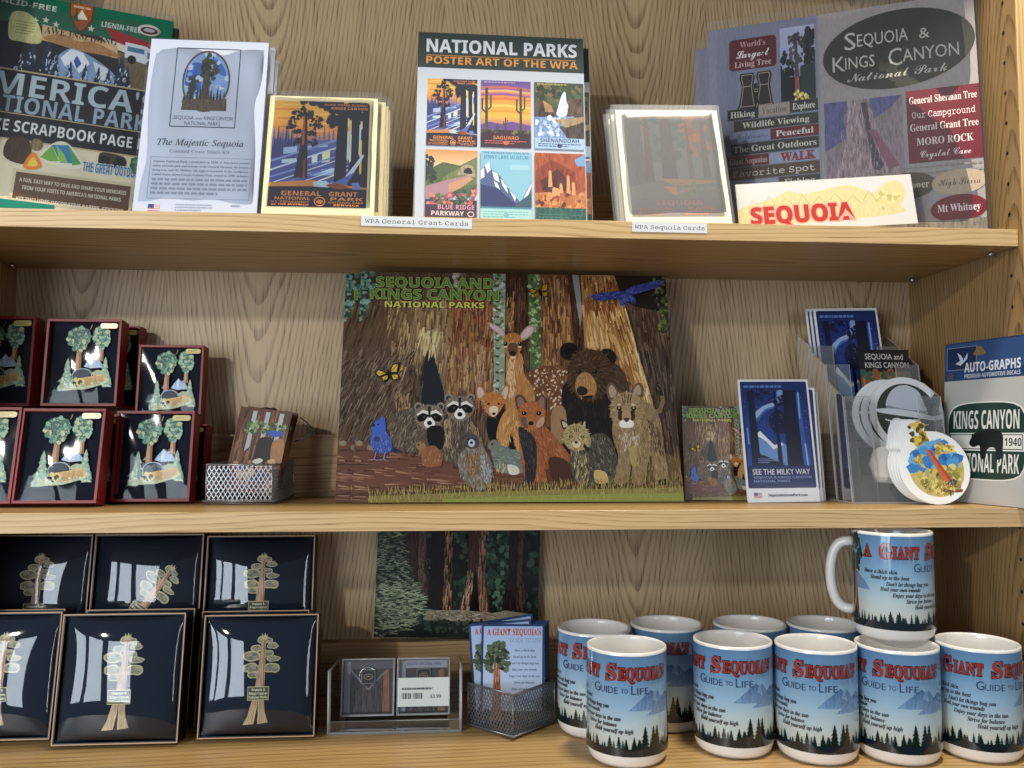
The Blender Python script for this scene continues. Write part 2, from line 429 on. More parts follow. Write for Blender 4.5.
LAYER = 7e-6
class MB:
    """collects shapes into ONE mesh; ink colour per vertex"""
    def __init__(s): s.v = []; s.c = []; s.f = []; s.m = []; s.sm = []; s.mats = []
    def mi(s, mat):
        if mat not in s.mats: s.mats.append(mat)
        return s.mats.index(mat)
    def add(s, vs, fs, mat, col=(1, 1, 1), smooth=False, cs=None):
        b = len(s.v); s.v += [tuple(p) for p in vs]
        c = (*srgb(hexc(col)), 1.0); s.c += cs if cs else [c]*len(vs)
        i = s.mi(mat)
        for f in fs: s.f.append(tuple(b+k for k in f)); s.m.append(i); s.sm.append(smooth)
    def box(s, x0, x1, y0, y1, z0, z1, mat, col=(1, 1, 1), bev=0.0):
        if bev > 0:
            return s.prism(rr(x0, z0, x1, z1, bev, 3), y0, y1, mat, col, bev=bev*0.6)
        v = [(x, y, z) for x in (x0, x1) for y in (y0, y1) for z in (z0, z1)]
        s.add(v, [(0, 1, 3, 2), (4, 6, 7, 5), (0, 4, 5, 1), (2, 3, 7, 6), (0, 2, 6, 4), (1, 5, 7, 3)], mat, col)
    def prism(s, P, y0, y1, mat, col=(1, 1, 1), bev=0.0, smooth=False):
        """outline P of (x, z), extruded from y0 (front) to y1"""
        a = sum(P[i-1][0]*P[i][1]-P[i][0]*P[i-1][1] for i in range(len(P)))
        if a < 0: P = P[::-1]
        n = len(P)
        if bev > 0:
            cx = sum(p[0] for p in P)/n; cz = sum(p[1] for p in P)/n
            mx = max(abs(p[0]-cx) for p in P); mz = max(abs(p[1]-cz) for p in P)
            Q = [(cx+(p[0]-cx)*(1-bev/mx), cz+(p[1]-cz)*(1-bev/mz)) for p in P]
            v = [(x, y0, z) for x, z in Q]+[(x, y0+bev, z) for x, z in P]+[(x, y1, z) for x, z in P]; k = 3
        else:
            v = [(x, y0, z) for x, z in P]+[(x, y1, z) for x, z in P]; k = 2
        f = [tuple(range(n)), tuple(range((k-1)*n, k*n))[::-1]]
        for r in range(k-1):
            f += [(r*n+(i+1) % n, r*n+i, (r+1)*n+i, (r+1)*n+(i+1) % n) for i in range(n)]
        s.add(v, f, mat, col, smooth)
    def quadgrid(s, fn, nu, nv, mat, col=(1, 1, 1), smooth=True):
        v = [fn(i/nu, j/nv) for j in range(nv+1) for i in range(nu+1)]
        f = [(j*(nu+1)+i, j*(nu+1)+i+1, (j+1)*(nu+1)+i+1, (j+1)*(nu+1)+i) for j in range(nv) for i in range(nu)]
        s.add(v, f, mat, col, smooth)
    def tube(s, pts, r, mat, col=(1, 1, 1), n=6, closed=False):
        pts = [Vector(p) for p in pts]; m = len(pts); vs = []; fs = []
        up0 = None
        for i, p in enumerate(pts):
            a = pts[(i-1) % m] if (closed or i > 0) else p; b = pts[(i+1) % m] if (closed or i < m-1) else p
            d = (b-a).normalized()
            if up0 is None: up0 = d.orthogonal().normalized()
            else:
                up0 = (up0-d*up0.dot(d)); up0 = up0.normalized() if up0.length > 1e-6 else d.orthogonal().normalized()
            q = d.cross(up0)
            rad = r(i/(m-1)) if callable(r) else r
            vs += [p+up0*rad*math.cos(2*PI*k/n)+q*rad*math.sin(2*PI*k/n) for k in range(n)]
        for i in range(m if closed else m-1):
            j = (i+1) % m
            fs += [(i*n+k, i*n+(k+1) % n, j*n+(k+1) % n, j*n+k) for k in range(n)]
        if not closed: fs += [tuple(range(n))[::-1], tuple(range((m-1)*n, m*n))]
        s.add(vs, fs, mat, col, True)
    def lathe(s, prof, n, mat, col=(1, 1, 1)):
        """prof of (r, z, colour or None), about Z"""
        vs = []; fs = []; cs = []
        for p in prof:
            c = (*srgb(hexc(p[2] if len(p) > 2 and p[2] else col)), 1.0)
            for k in range(n):
                vs.append((p[0]*math.cos(2*PI*k/n), p[0]*math.sin(2*PI*k/n), p[1])); cs.append(c)
        for i in range(len(prof)-1):
            fs += [(i*n+k, i*n+(k+1) % n, (i+1)*n+(k+1) % n, (i+1)*n+k) for k in range(n)]
        s.add(vs, fs, mat, col, True, cs)
    def art(s, A, w, h, y, mat, x=0.0, z=0.0, fn=None):
        """lay the ink of A on the plane y (facing -Y), bottom centre at x, z"""
        i = s.mi(mat); k = LAYER
        for q, lay, al in A.f:
            b = len(s.v)
            area2 = sum(q[j-1][0]*q[j][1]-q[j][0]*q[j-1][1] for j in range(len(q)))
            qq = q if area2 > 0 else q[::-1]      # y-down: flip so the face looks to -Y
            for p in reversed(qq):
                P = (x+(p[0]/A.W-0.5)*w, y-k*(lay+2), z+(1-p[1]/A.H)*h)
                s.v.append(P if fn is None else fn(P)); s.c.append((p[2], p[3], p[4], al))
            s.f.append(tuple(range(b, b+len(q)))); s.m.append(i); s.sm.append(False)
    def build(s, name, parent=None, loc=None):
        me = bpy.data.meshes.new(name); me.from_pydata(s.v, [], s.f)
        for m in s.mats: me.materials.append(M[m] if isinstance(m, str) else m)
        me.polygons.foreach_set('material_index', s.m); me.polygons.foreach_set('use_smooth', s.sm)
        a = me.attributes.new('ink', 'FLOAT_COLOR', 'POINT')
        a.data.foreach_set('color', np.array(s.c, dtype=np.float32).ravel())
        me.update()
        o = bpy.data.objects.new(name, me); COL.objects.link(o)
        if parent is not None: o.parent = parent
        if loc is not None: o.location = loc
        return o
# ================================================================ the built-in shelf unit
XL, XR, DEP = -0.5531, 0.6396, 0.2283
ZM = CAMZ-0.0800           # middle shelf, top face
ZT = CAMZ+0.2317           # top shelf, top face
ZB = 0.9695                # bottom shelf, top face
YB = -0.105                # the base is deeper than the shelves
f_ = MB(); f_.box(-2.5, 2.5, -4.0, 0.30, -0.02, 0.0, 'floor')
tag(f_.build('floor'), kind='structure')

unit = thing('display_shelf', 'oak veneer shelf unit built of open shelves holding all the park souvenirs', 'shelf unit', (0.043, 0.1, 0))
UO = Vector((0.043, 0.1, 0))
def upart(name, x0, x1, y0, y1, z0, z1, mat, parent=None, bev=0.0008, extra=None):
    b = MB(); b.box(x0-UO.x, x1-UO.x, y0-UO.y, y1-UO.y, z0, z1, mat, bev=bev)
    if extra: extra(b)
    return b.build(name, parent or unit)
upart('back_panel', XL-.02, XR+.02, DEP, DEP+.012, 0.0, 2.08, 'back')
def hole_discs(b):  # flat black discs: the dark inside the peg holes put in as colour
    for y in (0.0130,):
        for k in range(26):
            z = 1.02+0.0355*k
            v = [(XR-UO.x-0.0003, y-UO.y+0.0021*math.cos(i*PI/5), z+0.0021*math.sin(i*PI/5)) for i in range(10)]
            b.add(v, [tuple(range(10))], 'black')
upart('side_panel', XR, XR+.026, -.008, DEP, 0.0, 2.08, 'side', extra=hole_discs)
upart('side_panel', XL-.026, XL, -.008, DEP, 0.0, 2.08, 'side')
def front_strip(z0, z1, y, x0=XL, x1=XR):
    return lambda b: b.box(x0-UO.x, x1-UO.x, y-UO.y-.0012, y-UO.y, z0, z1, 'edge', bev=.0006)
upart('edge_strip', XR+.0005, XR+.026, -.0094, -.008, 0.9, 2.08, M.setdefault('edgev', wood('oak_edge_upright', 0, 2, '#dcbb84', '#a67f48', plank=0.09, freq=210, taper=0.012, rough=0.4)))
upart('edge_strip', XL-.026, XL-.0005, -.0094, -.008, 0.9, 2.08, 'edgev')
sh_t = upart('shelf', XL+.0008, XR-.0008, 0.0, DEP-.0003, ZT-.0192, ZT, 'shelf', extra=front_strip(ZT-.0192, ZT, 0, XL+.0008, XR-.0008))
sh_m = upart('shelf', XL+.0008, XR-.0008, 0.0, DEP-.0003, ZM-.0205, ZM, 'shelf', extra=front_strip(ZM-.0205, ZM, 0, XL+.0008, XR-.0008))
sh_b = upart('shelf', XL+.0003, XR-.0003, YB, DEP-.0003, ZB-.022, ZB, 'shelf', extra=front_strip(ZB-.022, ZB, YB))
sh_u = upart('shelf', XL+.0008, XR-.0008, 0.0, DEP-.0003, CAMZ+.622, CAMZ+.642, 'shelf', extra=front_strip(CAMZ+.622, CAMZ+.642, 0, XL+.0008, XR-.0008))
upart('top_board', XL-.026, XR+.026, 0.0, DEP+.012, 2.0805, 2.105, 'shelf')
upart('base_cabinet', XL, XR, YB+.012, DEP-.002, 0.02, ZB-.0225, 'side')
for z0, z1, s_ in ((ZT, CAMZ+0.3225, sh_t), (ZM, ZM+.0795, sh_m), (ZB, ZB+.066, sh_b)):
    upart('back_rail', XL+.001, XR-.001, DEP-.0185, DEP-.0005, z0+.0003, z1, 'rail')
for sh, z in ((sh_t, ZT-.0192), (sh_m, ZM-.0205), (sh_u, CAMZ+.622)):
    for x in (XL+.009, XR-.013):
        for y in (0.030, 0.196):
            b = MB(); b.tube([(0, 0, 0), (0, 0, -.004), (0, 0, -.0045)], lambda t: .0032 if t < .9 else .0018, 'steel', n=8)
            o = b.build('shelf_pin', sh); o.location = (x-UO.x, y-UO.y, z-.0003)
# ================================================================ helpers for things on shelves
def atw(px, w, Z):
    """point at height Z, axis depth w, in column px"""
    a = CAM+(FW+RT*((px-512)/FPX)+UP*(384/FPX))*w; b = CAM+(FW+RT*((px-512)/FPX)-UP*(384/FPX))*w
    return a+(b-a)*((Z-a.z)/(b.z-a.z))
def plates(mb, A, w, h, y, mat, thick, x=0.0, z=0.0, minarea=0.0):
    """ink of A with every sizeable shape cut from sheet metal"""
    mb.art(A, w, h, y, mat, x, z)
    for q, lay, al in A.f:
        P = [(x+(p[0]/A.W-0.5)*w, z+(1-p[1]/A.H)*h) for p in q]
        if abs(sum(P[i-1][0]*P[i][1]-P[i][0]*P[i-1][1] for i in range(len(P))))/2 < minarea: continue
        n = len(P); k = y-LAYER*(lay+2)
        vs = [(a, k, b) for a, b in P]+[(a, y+thick, b) for a, b in P]
        mb.add(vs, [(i, (i+1) % n, n+(i+1) % n, n+i) for i in range(n)]+[tuple(range(n, 2*n))], mat, cs=[(q[0][2], q[0][3], q[0][4], al)]*(2*n))
M['brass'] = printed('etched_brass', 0.42, 0.5, 0.0, 0.25)
M['red'] = plain('dark_red_paper_board', '#7e0f12', 0.45)
M['copper'] = plain('copper_edged_board', '#c59a76', 0.45)
M['film_pane'] = film('acetate_window', tint=(0.95, 0.97, 0.99), rough=0.04, base=0.0, ior=1.38)
M['film_dome'] = film('glossy_clear_film', tint=(0.93, 0.96, 0.99), rough=0.035, base=0.036)

# ================================================================ mugs
def mug_art():
    A = Art(360, 115, 5)          # degrees round from the handle, millimetres down from the rim
    A.grad(0, 3.2, 360, 101.5, [(0, '#5f87ae'), (.30, '#7ba3c6'), (.52, '#9bbcd4'), (.70, '#bccdd2'), (.85, '#c8cec6'), (1, '#b4bcb8')])
    def mount(pts, c1, c2): A.poly(pts, c1, 0.25, c2)
    for o in (-62, -290):
        mount([(236+o, 57), (250+o, 48), (262+o, 41), (270+o, 37), (275+o, 40), (281+o, 38), (290+o, 46), (300+o, 51), (312+o, 57)], '#4c6f9a', '#7898bd')
        mount([(262+o, 62), (276+o, 55), (290+o, 47), (301+o, 42), (308+o, 45), (318+o, 40), (330+o, 46), (344+o, 54), (352+o, 62)], '#4a6a96', '#7c9abe')
        mount([(281+o, 38), (275+o, 40), (272+o, 47), (283+o, 50), (278+o, 43)], '#7094b8', '#86a8c8')
    # tall sequoia beside the handle
    A.poly([(25, 24), (33, 24), (36, 60), (42, 101.5), (18, 101.5), (23, 60)], '#5a2a1c', 0.35)
    A.poly([(30, 24), (33, 24), (36, 60), (42, 101.5), (36, 101.5), (32, 60)], '#7d4028', 0.35)
    A.dabs([(14, 8), (28, 4), (44, 8), (48, 26), (43, 46), (35, 40), (29, 46), (16, 44), (10, 26)], 70, 4.5, ['#16241e', '#1d3228', '#0f1a17', '#27402f'])
    R = A.R
    for x in range(-2, 364, 6):
        h = R.uniform(12, 19); A.conifer(x+R.uniform(-2, 2), 102, h, R.uniform(9, 14), '#2e4a52', '#22363c', 6)
    for x in range(0, 362, 10):
        h = R.choice([12, 14, 17, 20]) if x < 190 else R.choice([14, 18, 22, 30]); A.conifer(x+R.uniform(-3, 3), 102, h, h*.52+R.uniform(3, 6), '#16281f', '#0c1714', 8)
    A.rect(0, 94, 360, 101.5, '#122028', 0, '#0e1b20')
    th = 143.0
    red, dk = '#962a20', '#1d1010'
    def word(t, x, y, h, w): A.text(t, x, y, h, red, w, style='serif', off=.02, out=.035, outc=dk); A.text(t, x, y-.3, h*.98, '#a63524', w, style='serif', off=.004)
    word('A', th-91, 26, 12, 13); word('G', th-67, 27.5, 16, 17); word('IANT', th-48.5, 26.5, 12.2, 38)
    word('S', th, 27.5, 16, 15); word("EQUOIA'S", th+17, 26.5, 12.2, 76)
    A.text('G', th-20, 40.5, 9, '#33476c', 10); A.text('UIDE', th-9, 40.5, 6.6, '#33476c', 26); A.text('TO', th+21, 39.5, 4.6, '#33476c', 10); A.text('L', th+35, 40.5, 9, '#33476c', 6); A.text('IFE', th+43, 40.5, 6.6, '#33476c', 17)
    for t, x, y, w in (('Have a thick skin', -90, 43, 44), ('Stand up to the heat', -80, 49, 50), ("Don't let things bug you", -58, 55.5, 58), ('Heal your own wounds', -66, 61, 52),
                       ('Enjoy your days in the sun', -50, 67, 66), ('Strive for balance', -32, 73, 44), ('Hold yourself up high', -20, 79, 54)):
        A.text(t, th+x, y, 4.2, '#20222c', w*1.07, style='serifbi', off=.01)
    return A
def mug_mesh():
    R, H, seg = .04125, .1135, 96
    A = mug_art(); mb = MB()
    w_ = '#eeeae4'
    prof = [(.0, .004, w_), (.030, .004, w_), (.033, .0, w_), (.0365, .0006, w_), (.0392, .004, w_), (.0408, .009, w_), (R, .0135, w_), (R, .040, w_), (R, .075, w_), (R, .107, w_), (R, .1113, w_), (.0408, .1131, w_), (.0398, .1135, w_), (.0386, .1127, w_), (.0380, .1105, w_), (.0377, .060, '#e6e2dc'), (.0375, .016, '#e0dcd6'), (.035, .0085, '#e0dcd6'), (.0, .007, '#e0dcd6')]
    mb.lathe(prof, seg, 'mug')
    nb = len(mb.v)
    st = 360/seg; F = []
    for q, lay, al in A.f:
        x0, x1 = min(p[0] for p in q), max(p[0] for p in q)
        for k in range(int(math.floor(x0/st)), int(math.ceil(x1/st))+1):
            if k*st >= x1 or (k+1)*st <= x0: continue
            c = clip_poly(q, (k*st, -1e9, (k+1)*st, 1e9))
            if len(c) >= 3: F.append((c, lay, al, k))
    def mk(sub, k):
        def fn(P):
            th = (P[0])  # degrees
            mid = (k+.5)*st; r = (R+.00002-P[1])*math.cos(math.radians(st/2))/math.cos(math.radians(th-mid))
            a = math.radians(th+180)
            return (r*math.cos(a), r*math.sin(a), P[2])
        return fn
    full = A.f
    for c, lay, al, k in F:
        A.f = [(c, lay, al)]
        mb.art(A, 360, H, 0.0, 'mug', 180.0, 0.0, fn=mk(c, k))
    A.f = full
    for i in range(len(mb.sm)): mb.sm[i] = True
    return mb, nb
mb, nb = mug_mesh()
mug = thing('mug', 'x', 'mug', (0, 0, 0), group='tall souvenir mugs on the bottom shelf')
cup = mb.build('cup', mug)
me = cup.data
nv = np.zeros(len(me.vertices)*3, dtype=np.float32); me.vertices.foreach_get('normal', nv); nv = nv.reshape(-1, 3)
co = np.zeros(len(me.vertices)*3, dtype=np.float32); me.vertices.foreach_get('co', co); co = co.reshape(-1, 3)
rad = co.copy(); rad[:, 2] = 0; rad /= np.maximum(np.linalg.norm(rad, axis=1, keepdims=True), 1e-9)
nv[nb:] = rad[nb:]
me.normals_split_custom_set_from_vertices([tuple(x) for x in nv])
hb = MB()
P = []
for i in range(21):
    t = i/20; a = math.radians(90-180*t)
    P.append((-.0400-.0240*max(0, math.cos(a))**.62, 0, .0615+.0375*math.sin(a)))
hb.tube(P, .0058, 'mug', '#ece8e2', n=12)
for i, v in enumerate(hb.v): hb.v[i] = (v[0], v[1]*1.25, v[2])
hb.build('handle', mug)
def mug_at(o, px, w, rotdeg, hdir=None, z=ZB+.0003):
    p = atw(px, w, z); o.location = (p.x, p.y, z)
    # art degree 'rotdeg' faces the camera; hdir turns a handle that points away: degrees right of straight back
    v = math.atan2(CAM.y-p.y, CAM.x-p.x); rz = v-math.radians(180+rotdeg)
    o.rotation_euler = (0, 0, rz)
    if hdir is not None:
        want = math.atan2(FW.y, FW.x)-math.radians(hdir)
        for c in o.children:
            if c.name.startswith('handle'): c.rotation_euler = (0, 0, want-PI-rz); c.scale = (.85, .66, 1); c.location = (-.0060*math.cos(want-PI-rz), -.0060*math.sin(want-PI-rz), 0)
S0 = 143
mugs = [(627, .878, S0+29, 30, 'blue souvenir mug foremost and leftmost in the front row, nearest the card holder'),
        (733.6, .903, S0+31, -7, 'blue souvenir mug second from left in the front row, standing alone with gaps'),
        (817.2, .886, S0+31, 0, 'blue souvenir mug in the front row, third from the left'),
        (898.7, .885, S0+32, 0, 'blue souvenir mug in the front row directly below the mug standing on top'),
        (979.6, .892, S0-18, 5, 'blue souvenir mug at right end of the front row, beside the side wall'),
        (594, .958, S0+33, -5, 'blue souvenir mug at left end of the back row, next to the card holder'),
        (667, .978, S0+58, 0, 'blue souvenir mug in the back row seen through the gap after the foremost mug'),
        (750.5, .982, S0+20, 0, 'blue souvenir mug in the back row, third from left, only its rim showing'),
        (825, .980, S0+20, 0, 'blue souvenir mug in the back row, rim showing left of the mug on top'),
        (900, .982, S0+20, 0, 'blue souvenir mug in the back row, mostly hidden behind the mug on top')]
for i, (px, w, r, hd, lab) in enumerate(mugs):
    o = mug if i == 0 else dup(mug, lab, (0, 0, 0)); o['label'] = lab; mug_at(o, px, w, r, hd)
o = dup(mug, 'blue souvenir mug standing on other mugs with its white handle at left', (0, 0, 0)); mug_at(o, 894, .925, S0-49, None, ZB+.1140)
for c in o.children:
    c.rotation_euler = (0, 0, 0); c.scale = (1, 1, 1); c.location = (0, 0, 0)

# ================================================================ red ornament boxes
def ornament_art():
    A = Art(535, 620, 9)
    g = ['#6a957c', '#8aae92', '#4d7a64', '#9dbb9c', '#c0bd92', '#3f6a56']
    def tree(cx, y0, y1, rx, foot, tw):
        A.poly([(cx-tw*.5+8, y1-60), (cx+tw*.5+8, y1-60), (cx+tw*.62+10, foot), (cx-tw*.75+8, foot)], '#b98a62', .3)
        A.poly([(cx+8, y1-60), (cx+tw*.5+8, y1-60), (cx+tw*.62+10, foot), (cx+14, foot)], '#8d5d3d', .3)
        out = [(cx-rx*.35, y0), (cx+rx*.4, y0+4), (cx+rx*.9, y0+(y1-y0)*.18), (cx+rx, y0+(y1-y0)*.45), (cx+rx*.8, y0+(y1-y0)*.7), (cx+rx*.35, y1), (cx-rx*.05, y1+4), (cx-rx*.45, y1-22), (cx-rx*.9, y0+(y1-y0)*.66), (cx-rx, y0+(y1-y0)*.4), (cx-rx*.85, y0+(y1-y0)*.15)]
        A.blob(out, '#33584a', .2, rough=7)
        A.dabs(out, 46, 20, g, 1.5); A.dabs(out, 60, 5, ['#c9c397', '#a9bd9c', '#b9ad7e'], 1.0)
    A.poly([(180, 345), (205, 312), (222, 330), (236, 352)], '#7f8fa8'); 
    A.poly([(270, 345), (300, 300), (335, 258), (362, 285), (380, 275), (415, 320), (440, 350), (330, 360)], '#93a8c6', .2, '#b9c7d8')
    A.poly([(335, 258), (348, 275), (338, 300), (350, 330), (320, 340), (318, 290)], '#cdd8e4')
    tree(218, 24, 225, 92, 375, 36); tree(398, 26, 195, 72, 300, 30)
    A.poly([(180, 420), (190, 385), (240, 362), (300, 358), (335, 372), (345, 400), (300, 440), (200, 460)], '#1e2a3a')
    A.ring(262, 420, 82, 60, 6, '#a9b8c4')
    for (x, y, h, w) in ((140, 520, 245, 150), (112, 545, 120, 90), (445, 490, 225, 130), (470, 510, 130, 100)):
        A.conifer(x, y, h, w, '#a6b898', '#76998a', 5)
        A.dabs([(x, y-h), (x+w*.45, y), (x-w*.45, y)], 34, 9, ['#ccd0a8', '#8fb096', '#dcd6ac', '#70998a'])
    A.poly([(330, 400), (380, 372), (440, 380), (470, 430), (400, 450)], '#a8b08c', .2)
    A.poly([(225, 445), (430, 405), (455, 430), (455, 470), (300, 508), (225, 500)], '#d3ab6c', .35, '#b88a4c')
    for k in range(6): A.line([(290, 450+k*8), (440, 416+k*8)], 2, '#8a6236')
    A.ell(252, 472, 34, 34, '#e2bf7a'); A.ell(252, 474, 18, 20, '#3d2a18'); A.ell(215, 452, 16, 18, '#d9c27a')
    A.poly([(90, 505), (110, 490), (170, 500), (250, 510), (330, 500), (440, 468), (490, 440), (486, 470), (400, 500), (300, 528), (180, 536), (120, 530)], '#b9bd96', .3)
    A.dabs([(110, 500), (480, 455), (420, 495), (180, 530)], 26, 9, ['#8fb09a', '#d6d3ae', '#6c9a84'])
    A.line([(305, 40), (318, 2)], 4, '#c7a45e')
    return A
def red_box():
    r = thing('ornament_box', 'x', 'gift box', group='red boxed tree ornaments on the middle shelf')
    w, h, t, k = .096, .1085, .026, .0034
    b = MB()
    for x0, x1, z0, z1 in ((-w/2, w/2, 0, k), (-w/2, w/2, h-k, h), (-w/2, -w/2+k, k, h-k), (w/2-k, w/2, k, h-k)): b.box(x0, x1, 0, t, z0, z1, 'red', bev=.0004)
    b.box(-w/2+k, w/2-k, t-.002, t, k, h-k, 'red')
    b.build('box', r)
    b = MB(); b.quadgrid(lambda u, v: ((u-.5)*(w-2*k), .0085+.003*math.cos((v-.5)*3)*math.cos((u-.5)*3)-.0035*max(0, .16-v)*6, k+v*(h-2*k)), 12, 12, 'navy'); b.build('backing_pad', r)
    A = ornament_art(); b = MB(); plates(b, A, w-2*k-.005, h-2*k-.006, .0062, 'inkmetal', .0008, 0, k+.004, 6e-6); b.build('ornament', r)
    b = MB(); b.quadgrid(lambda u, v: ((u-.5)*(w-2*k), .0022-.0016*math.sin(PI*u)*math.sin(PI*v)+.0005*math.sin(u*9+v*5)*math.sin(PI*u), k+v*(h-2*k)), 18, 18, 'film_pane'); b.build('clear_window', r)
    b = MB(); x = w/2-k-.0125; z = h-k-.0052
    b.prism(rr(x-.0112, z-.0033, x+.0112, z+.0033, .003), -.0003, .0002, 'gloss', '#cfbd6c')
    A = Art(120, 36); A.frame(8, 6, 112, 30, 1.5, '#8f7a30'); A.greek(20, 12, 100, 26, 2, '#7c6828'); b.art(A, .0224, .0066, -.0003, 'gloss', x, z-.0033); b.build('gold_sticker', r)
    return r, w, h, t
rb, rw, rh, rt_ = red_box()
first = [True]
def put_box(proto, dims, pxl, pxr, pyt, Y, Z, lean, label, flag, yaw=0, hscale=True):
    w, h, t = dims
    X, fw, fh = fit(pxl, pxr, pyt, Y, Z, lean)
    X, fw, fh = fit(pxl, pxr, pyt, Y, Z+fw/w*t*math.sin(math.radians(lean)), lean)
    s = fw/w; sz = fh/h if hscale else s
    o = proto if flag[0] else dup(proto, label, (0, 0, 0)); flag[0] = False; o['label'] = label
    o.scale = (s, s, sz); L = math.radians(lean)
    o.location = (X, Y, Z+s*t*math.sin(L)+.0002); o.rotation_euler = slab_rot(lean, yaw)
    return o
RD = (rw, rh, rt_)
put_box(rb, RD, 10, 96, 408.5, .060, ZM, 11, 'red ornament box in the lower front row, second from the left', first)
put_box(rb, RD, -79, 9.5, 407, .058, ZM, 11, 'red ornament box in the lower row, cut off by the left edge', first)
put_box(rb, RD, 109.5, 189, 411, .098, ZM, 8, 'red ornament box at right end of the lower row, beside the wire basket', first)
put_box(rb, RD, 32, 117, 414, .104, ZM, 9, 'red ornament box standing behind the lower row, only its side showing in the gap', first)
put_box(rb, RD, -48, 31, 414, .104, ZM, 9, 'red ornament box out of sight behind the lower left red boxes', first)
put_box(rb, RD, 131, 203, 424, .160, ZM, 8, 'red ornament box behind the lower right box, holding up the upper right box', first, hscale=True)
put_box(rb, RD, 40, 116, 319, .150, ZM+.1105, 6, 'red ornament box in the upper row, middle of the three, with two trees inside', first)
put_box(rb, RD, -49, 29, 316, .148, ZM+.1105, 5, 'red ornament box in the upper row, cut off by the left edge', first)
put_box(rb, RD, 134, 200, 345, .168, ZM+.0895, 6, 'red ornament box upper right, set lower than its neighbours', first)
put_box(rb, RD, 72, 137, 326, .190, ZM+.1105, 3, 'red ornament box behind the upper middle box, only its right edge showing', first)

# ================================================================ black ornament boxes
def brass_tree():
    A = Art(670, 635, 4)
    ox, oy = 65, 75
    def B(pts, c, g=.2, c2=None): return A.blob([(x-ox, y-oy) for x, y in pts], c, g, c2)
    rim, leaf, leaf2 = '#b9a878', '#6a6650', '#7c7a5e'
    for cx, cy, rx, ry in ((412, 205, 40, 22), (450, 208, 20, 16), (468, 237, 36, 18), (372, 250, 36, 22), (440, 277, 34, 20), (350, 292, 56, 27), (478, 306, 40, 18), (347, 356, 50, 28), (468, 357, 54, 27), (362, 392, 38, 20)):
        n = 12; P = [(cx+rx*math.cos(2*PI*i/n)*A.R.uniform(.85, 1.12), cy+ry*math.sin(2*PI*i/n)*A.R.uniform(.82, 1.12)) for i in range(n)]
        B(P, rim); Q = [(cx+(x-cx)*.82, cy+(y-cy)*.74) for x, y in P]; B(Q, leaf, .4)
        for k in range(5):
            a = A.R.uniform(0, 6.28); A.ring(cx-ox+rx*.5*math.cos(a), cy-oy+ry*.4*math.sin(a), rx*.26, ry*.3, 2.5, '#a89a70', 9)
    A.poly([(x-ox, y-oy) for x, y in ((398, 195), (402, 168), (412, 185), (420, 165), (428, 182), (436, 170), (432, 200), (415, 215))], rim)
    A.poly([(x-ox, y-oy) for x, y in ((404, 200), (426, 200), (430, 330), (430, 470), (374, 470), (392, 330))], '#a87c5c', .35, '#b48a68')
    A.line([(418-ox, 205-oy), (424-ox, 460-oy)], 5, '#7c5438'); A.line([(410-ox, 215-oy), (398-ox, 460-oy)], 3, '#c09c78')
    for P in ([(366, 515), (396, 515), (394, 560), (376, 652), (314, 656), (338, 610)], [(398, 515), (430, 515), (440, 590), (461, 645), (400, 652), (399, 580)]):
        A.poly([(x-ox, y-oy) for x, y in P], '#b4946a', .35, '#ccb486')
        for k in range(4):
            t = (k+1)/5; A.line([(P[0][0]+(P[1][0]-P[0][0])*t-ox, 520-oy), (P[4][0]+(P[3][0]-P[4][0])*t-ox, 645-oy)], 2.5, '#8d6840')
    A.rect(333-ox, 455-oy, 459-ox, 527-oy, '#3a4034'); A.frame(333-ox, 455-oy, 459-ox, 527-oy, 3, '#d2bd84')
    for t, y, w in (('Sequoia &', 477, 80), ('Kings Canyon', 497, 108), ('National Parks', 517, 112)): A.text(t, 396-ox, y-oy, 13, '#e6d8a8', w, 'c', 'serif', .01)
    return A
def black_box():
    r = thing('ornament_box', 'x', 'gift box', group='black boxed brass tree ornaments on the bottom shelf')
    w, h, t, k = .135, .137, .030, .0022
    b = MB()
    for x0, x1, z0, z1 in ((-w/2, w/2, 0, k), (-w/2, w/2, h-k, h), (-w/2, -w/2+k, k, h-k), (w/2-k, w/2, k, h-k)): b.box(x0, x1, 0, t, z0, z1, 'black', bev=.0004)
    b.box(-w/2+k, w/2-k, t-.002, t, k, h-k, 'black'); b.build('box', r)
    b = MB(); e = .0009
    for x0, x1, z0, z1 in ((-w/2, w/2, -.0002, e), (-w/2, w/2, h-e, h+.0002), (-w/2-.0002, -w/2+e, e, h-e), (w/2-e, w/2+.0002, e, h-e)): b.box(x0, x1, -.0006, .0006, z0, z1, 'copper')
    b.build('copper_edge', r)
    b = MB(); b.box(-w/2+k, w/2-k, .0055, .0075, k, h-k, 'inkblack'); b.build('backing_card', r)
    A = brass_tree(); b = MB(); plates(b, A, w-.002, h-.004, .0046, 'brass', .0008, 0, .002, 1e-5); b.build('brass_ornament', r)
    b = MB()
    def dome(u, v):
        f = (max(0, 1-abs(2*u-1)**2.6)*max(0, 1-abs(2*v-1)**2.6))**.6
        return ((u-.5)*(w-2*k), .0030-.0112*f+.0004*math.sin(7*u+3*v)*f, k+v*(h-2*k))
    b.quadgrid(dome, 40, 40, 'film_dome'); b.build('domed_film_window', r)
    return r, w, h, t
bb, bw, bh, bt = black_box(); first = [True]; BD = (bw, bh, bt)
put_box(bb, BD, 51, 177, 614, .044, ZB, 9, 'black ornament box in the lower front row, middle one, leaning forward of its neighbours', first)
put_box(bb, BD, 197, 314, 615, .054, ZB, 9, 'black ornament box at right end of the lower row, beside the clear tray', first)
put_box(bb, BD, -72, 49, 613, .063, ZB, 10, 'black ornament box in the lower row, cut off by the left edge', first)
put_box(bb, BD, 74, 186, 609.5, .090, ZB, 11, 'black ornament box right behind the lower middle box, only its edges showing', first)
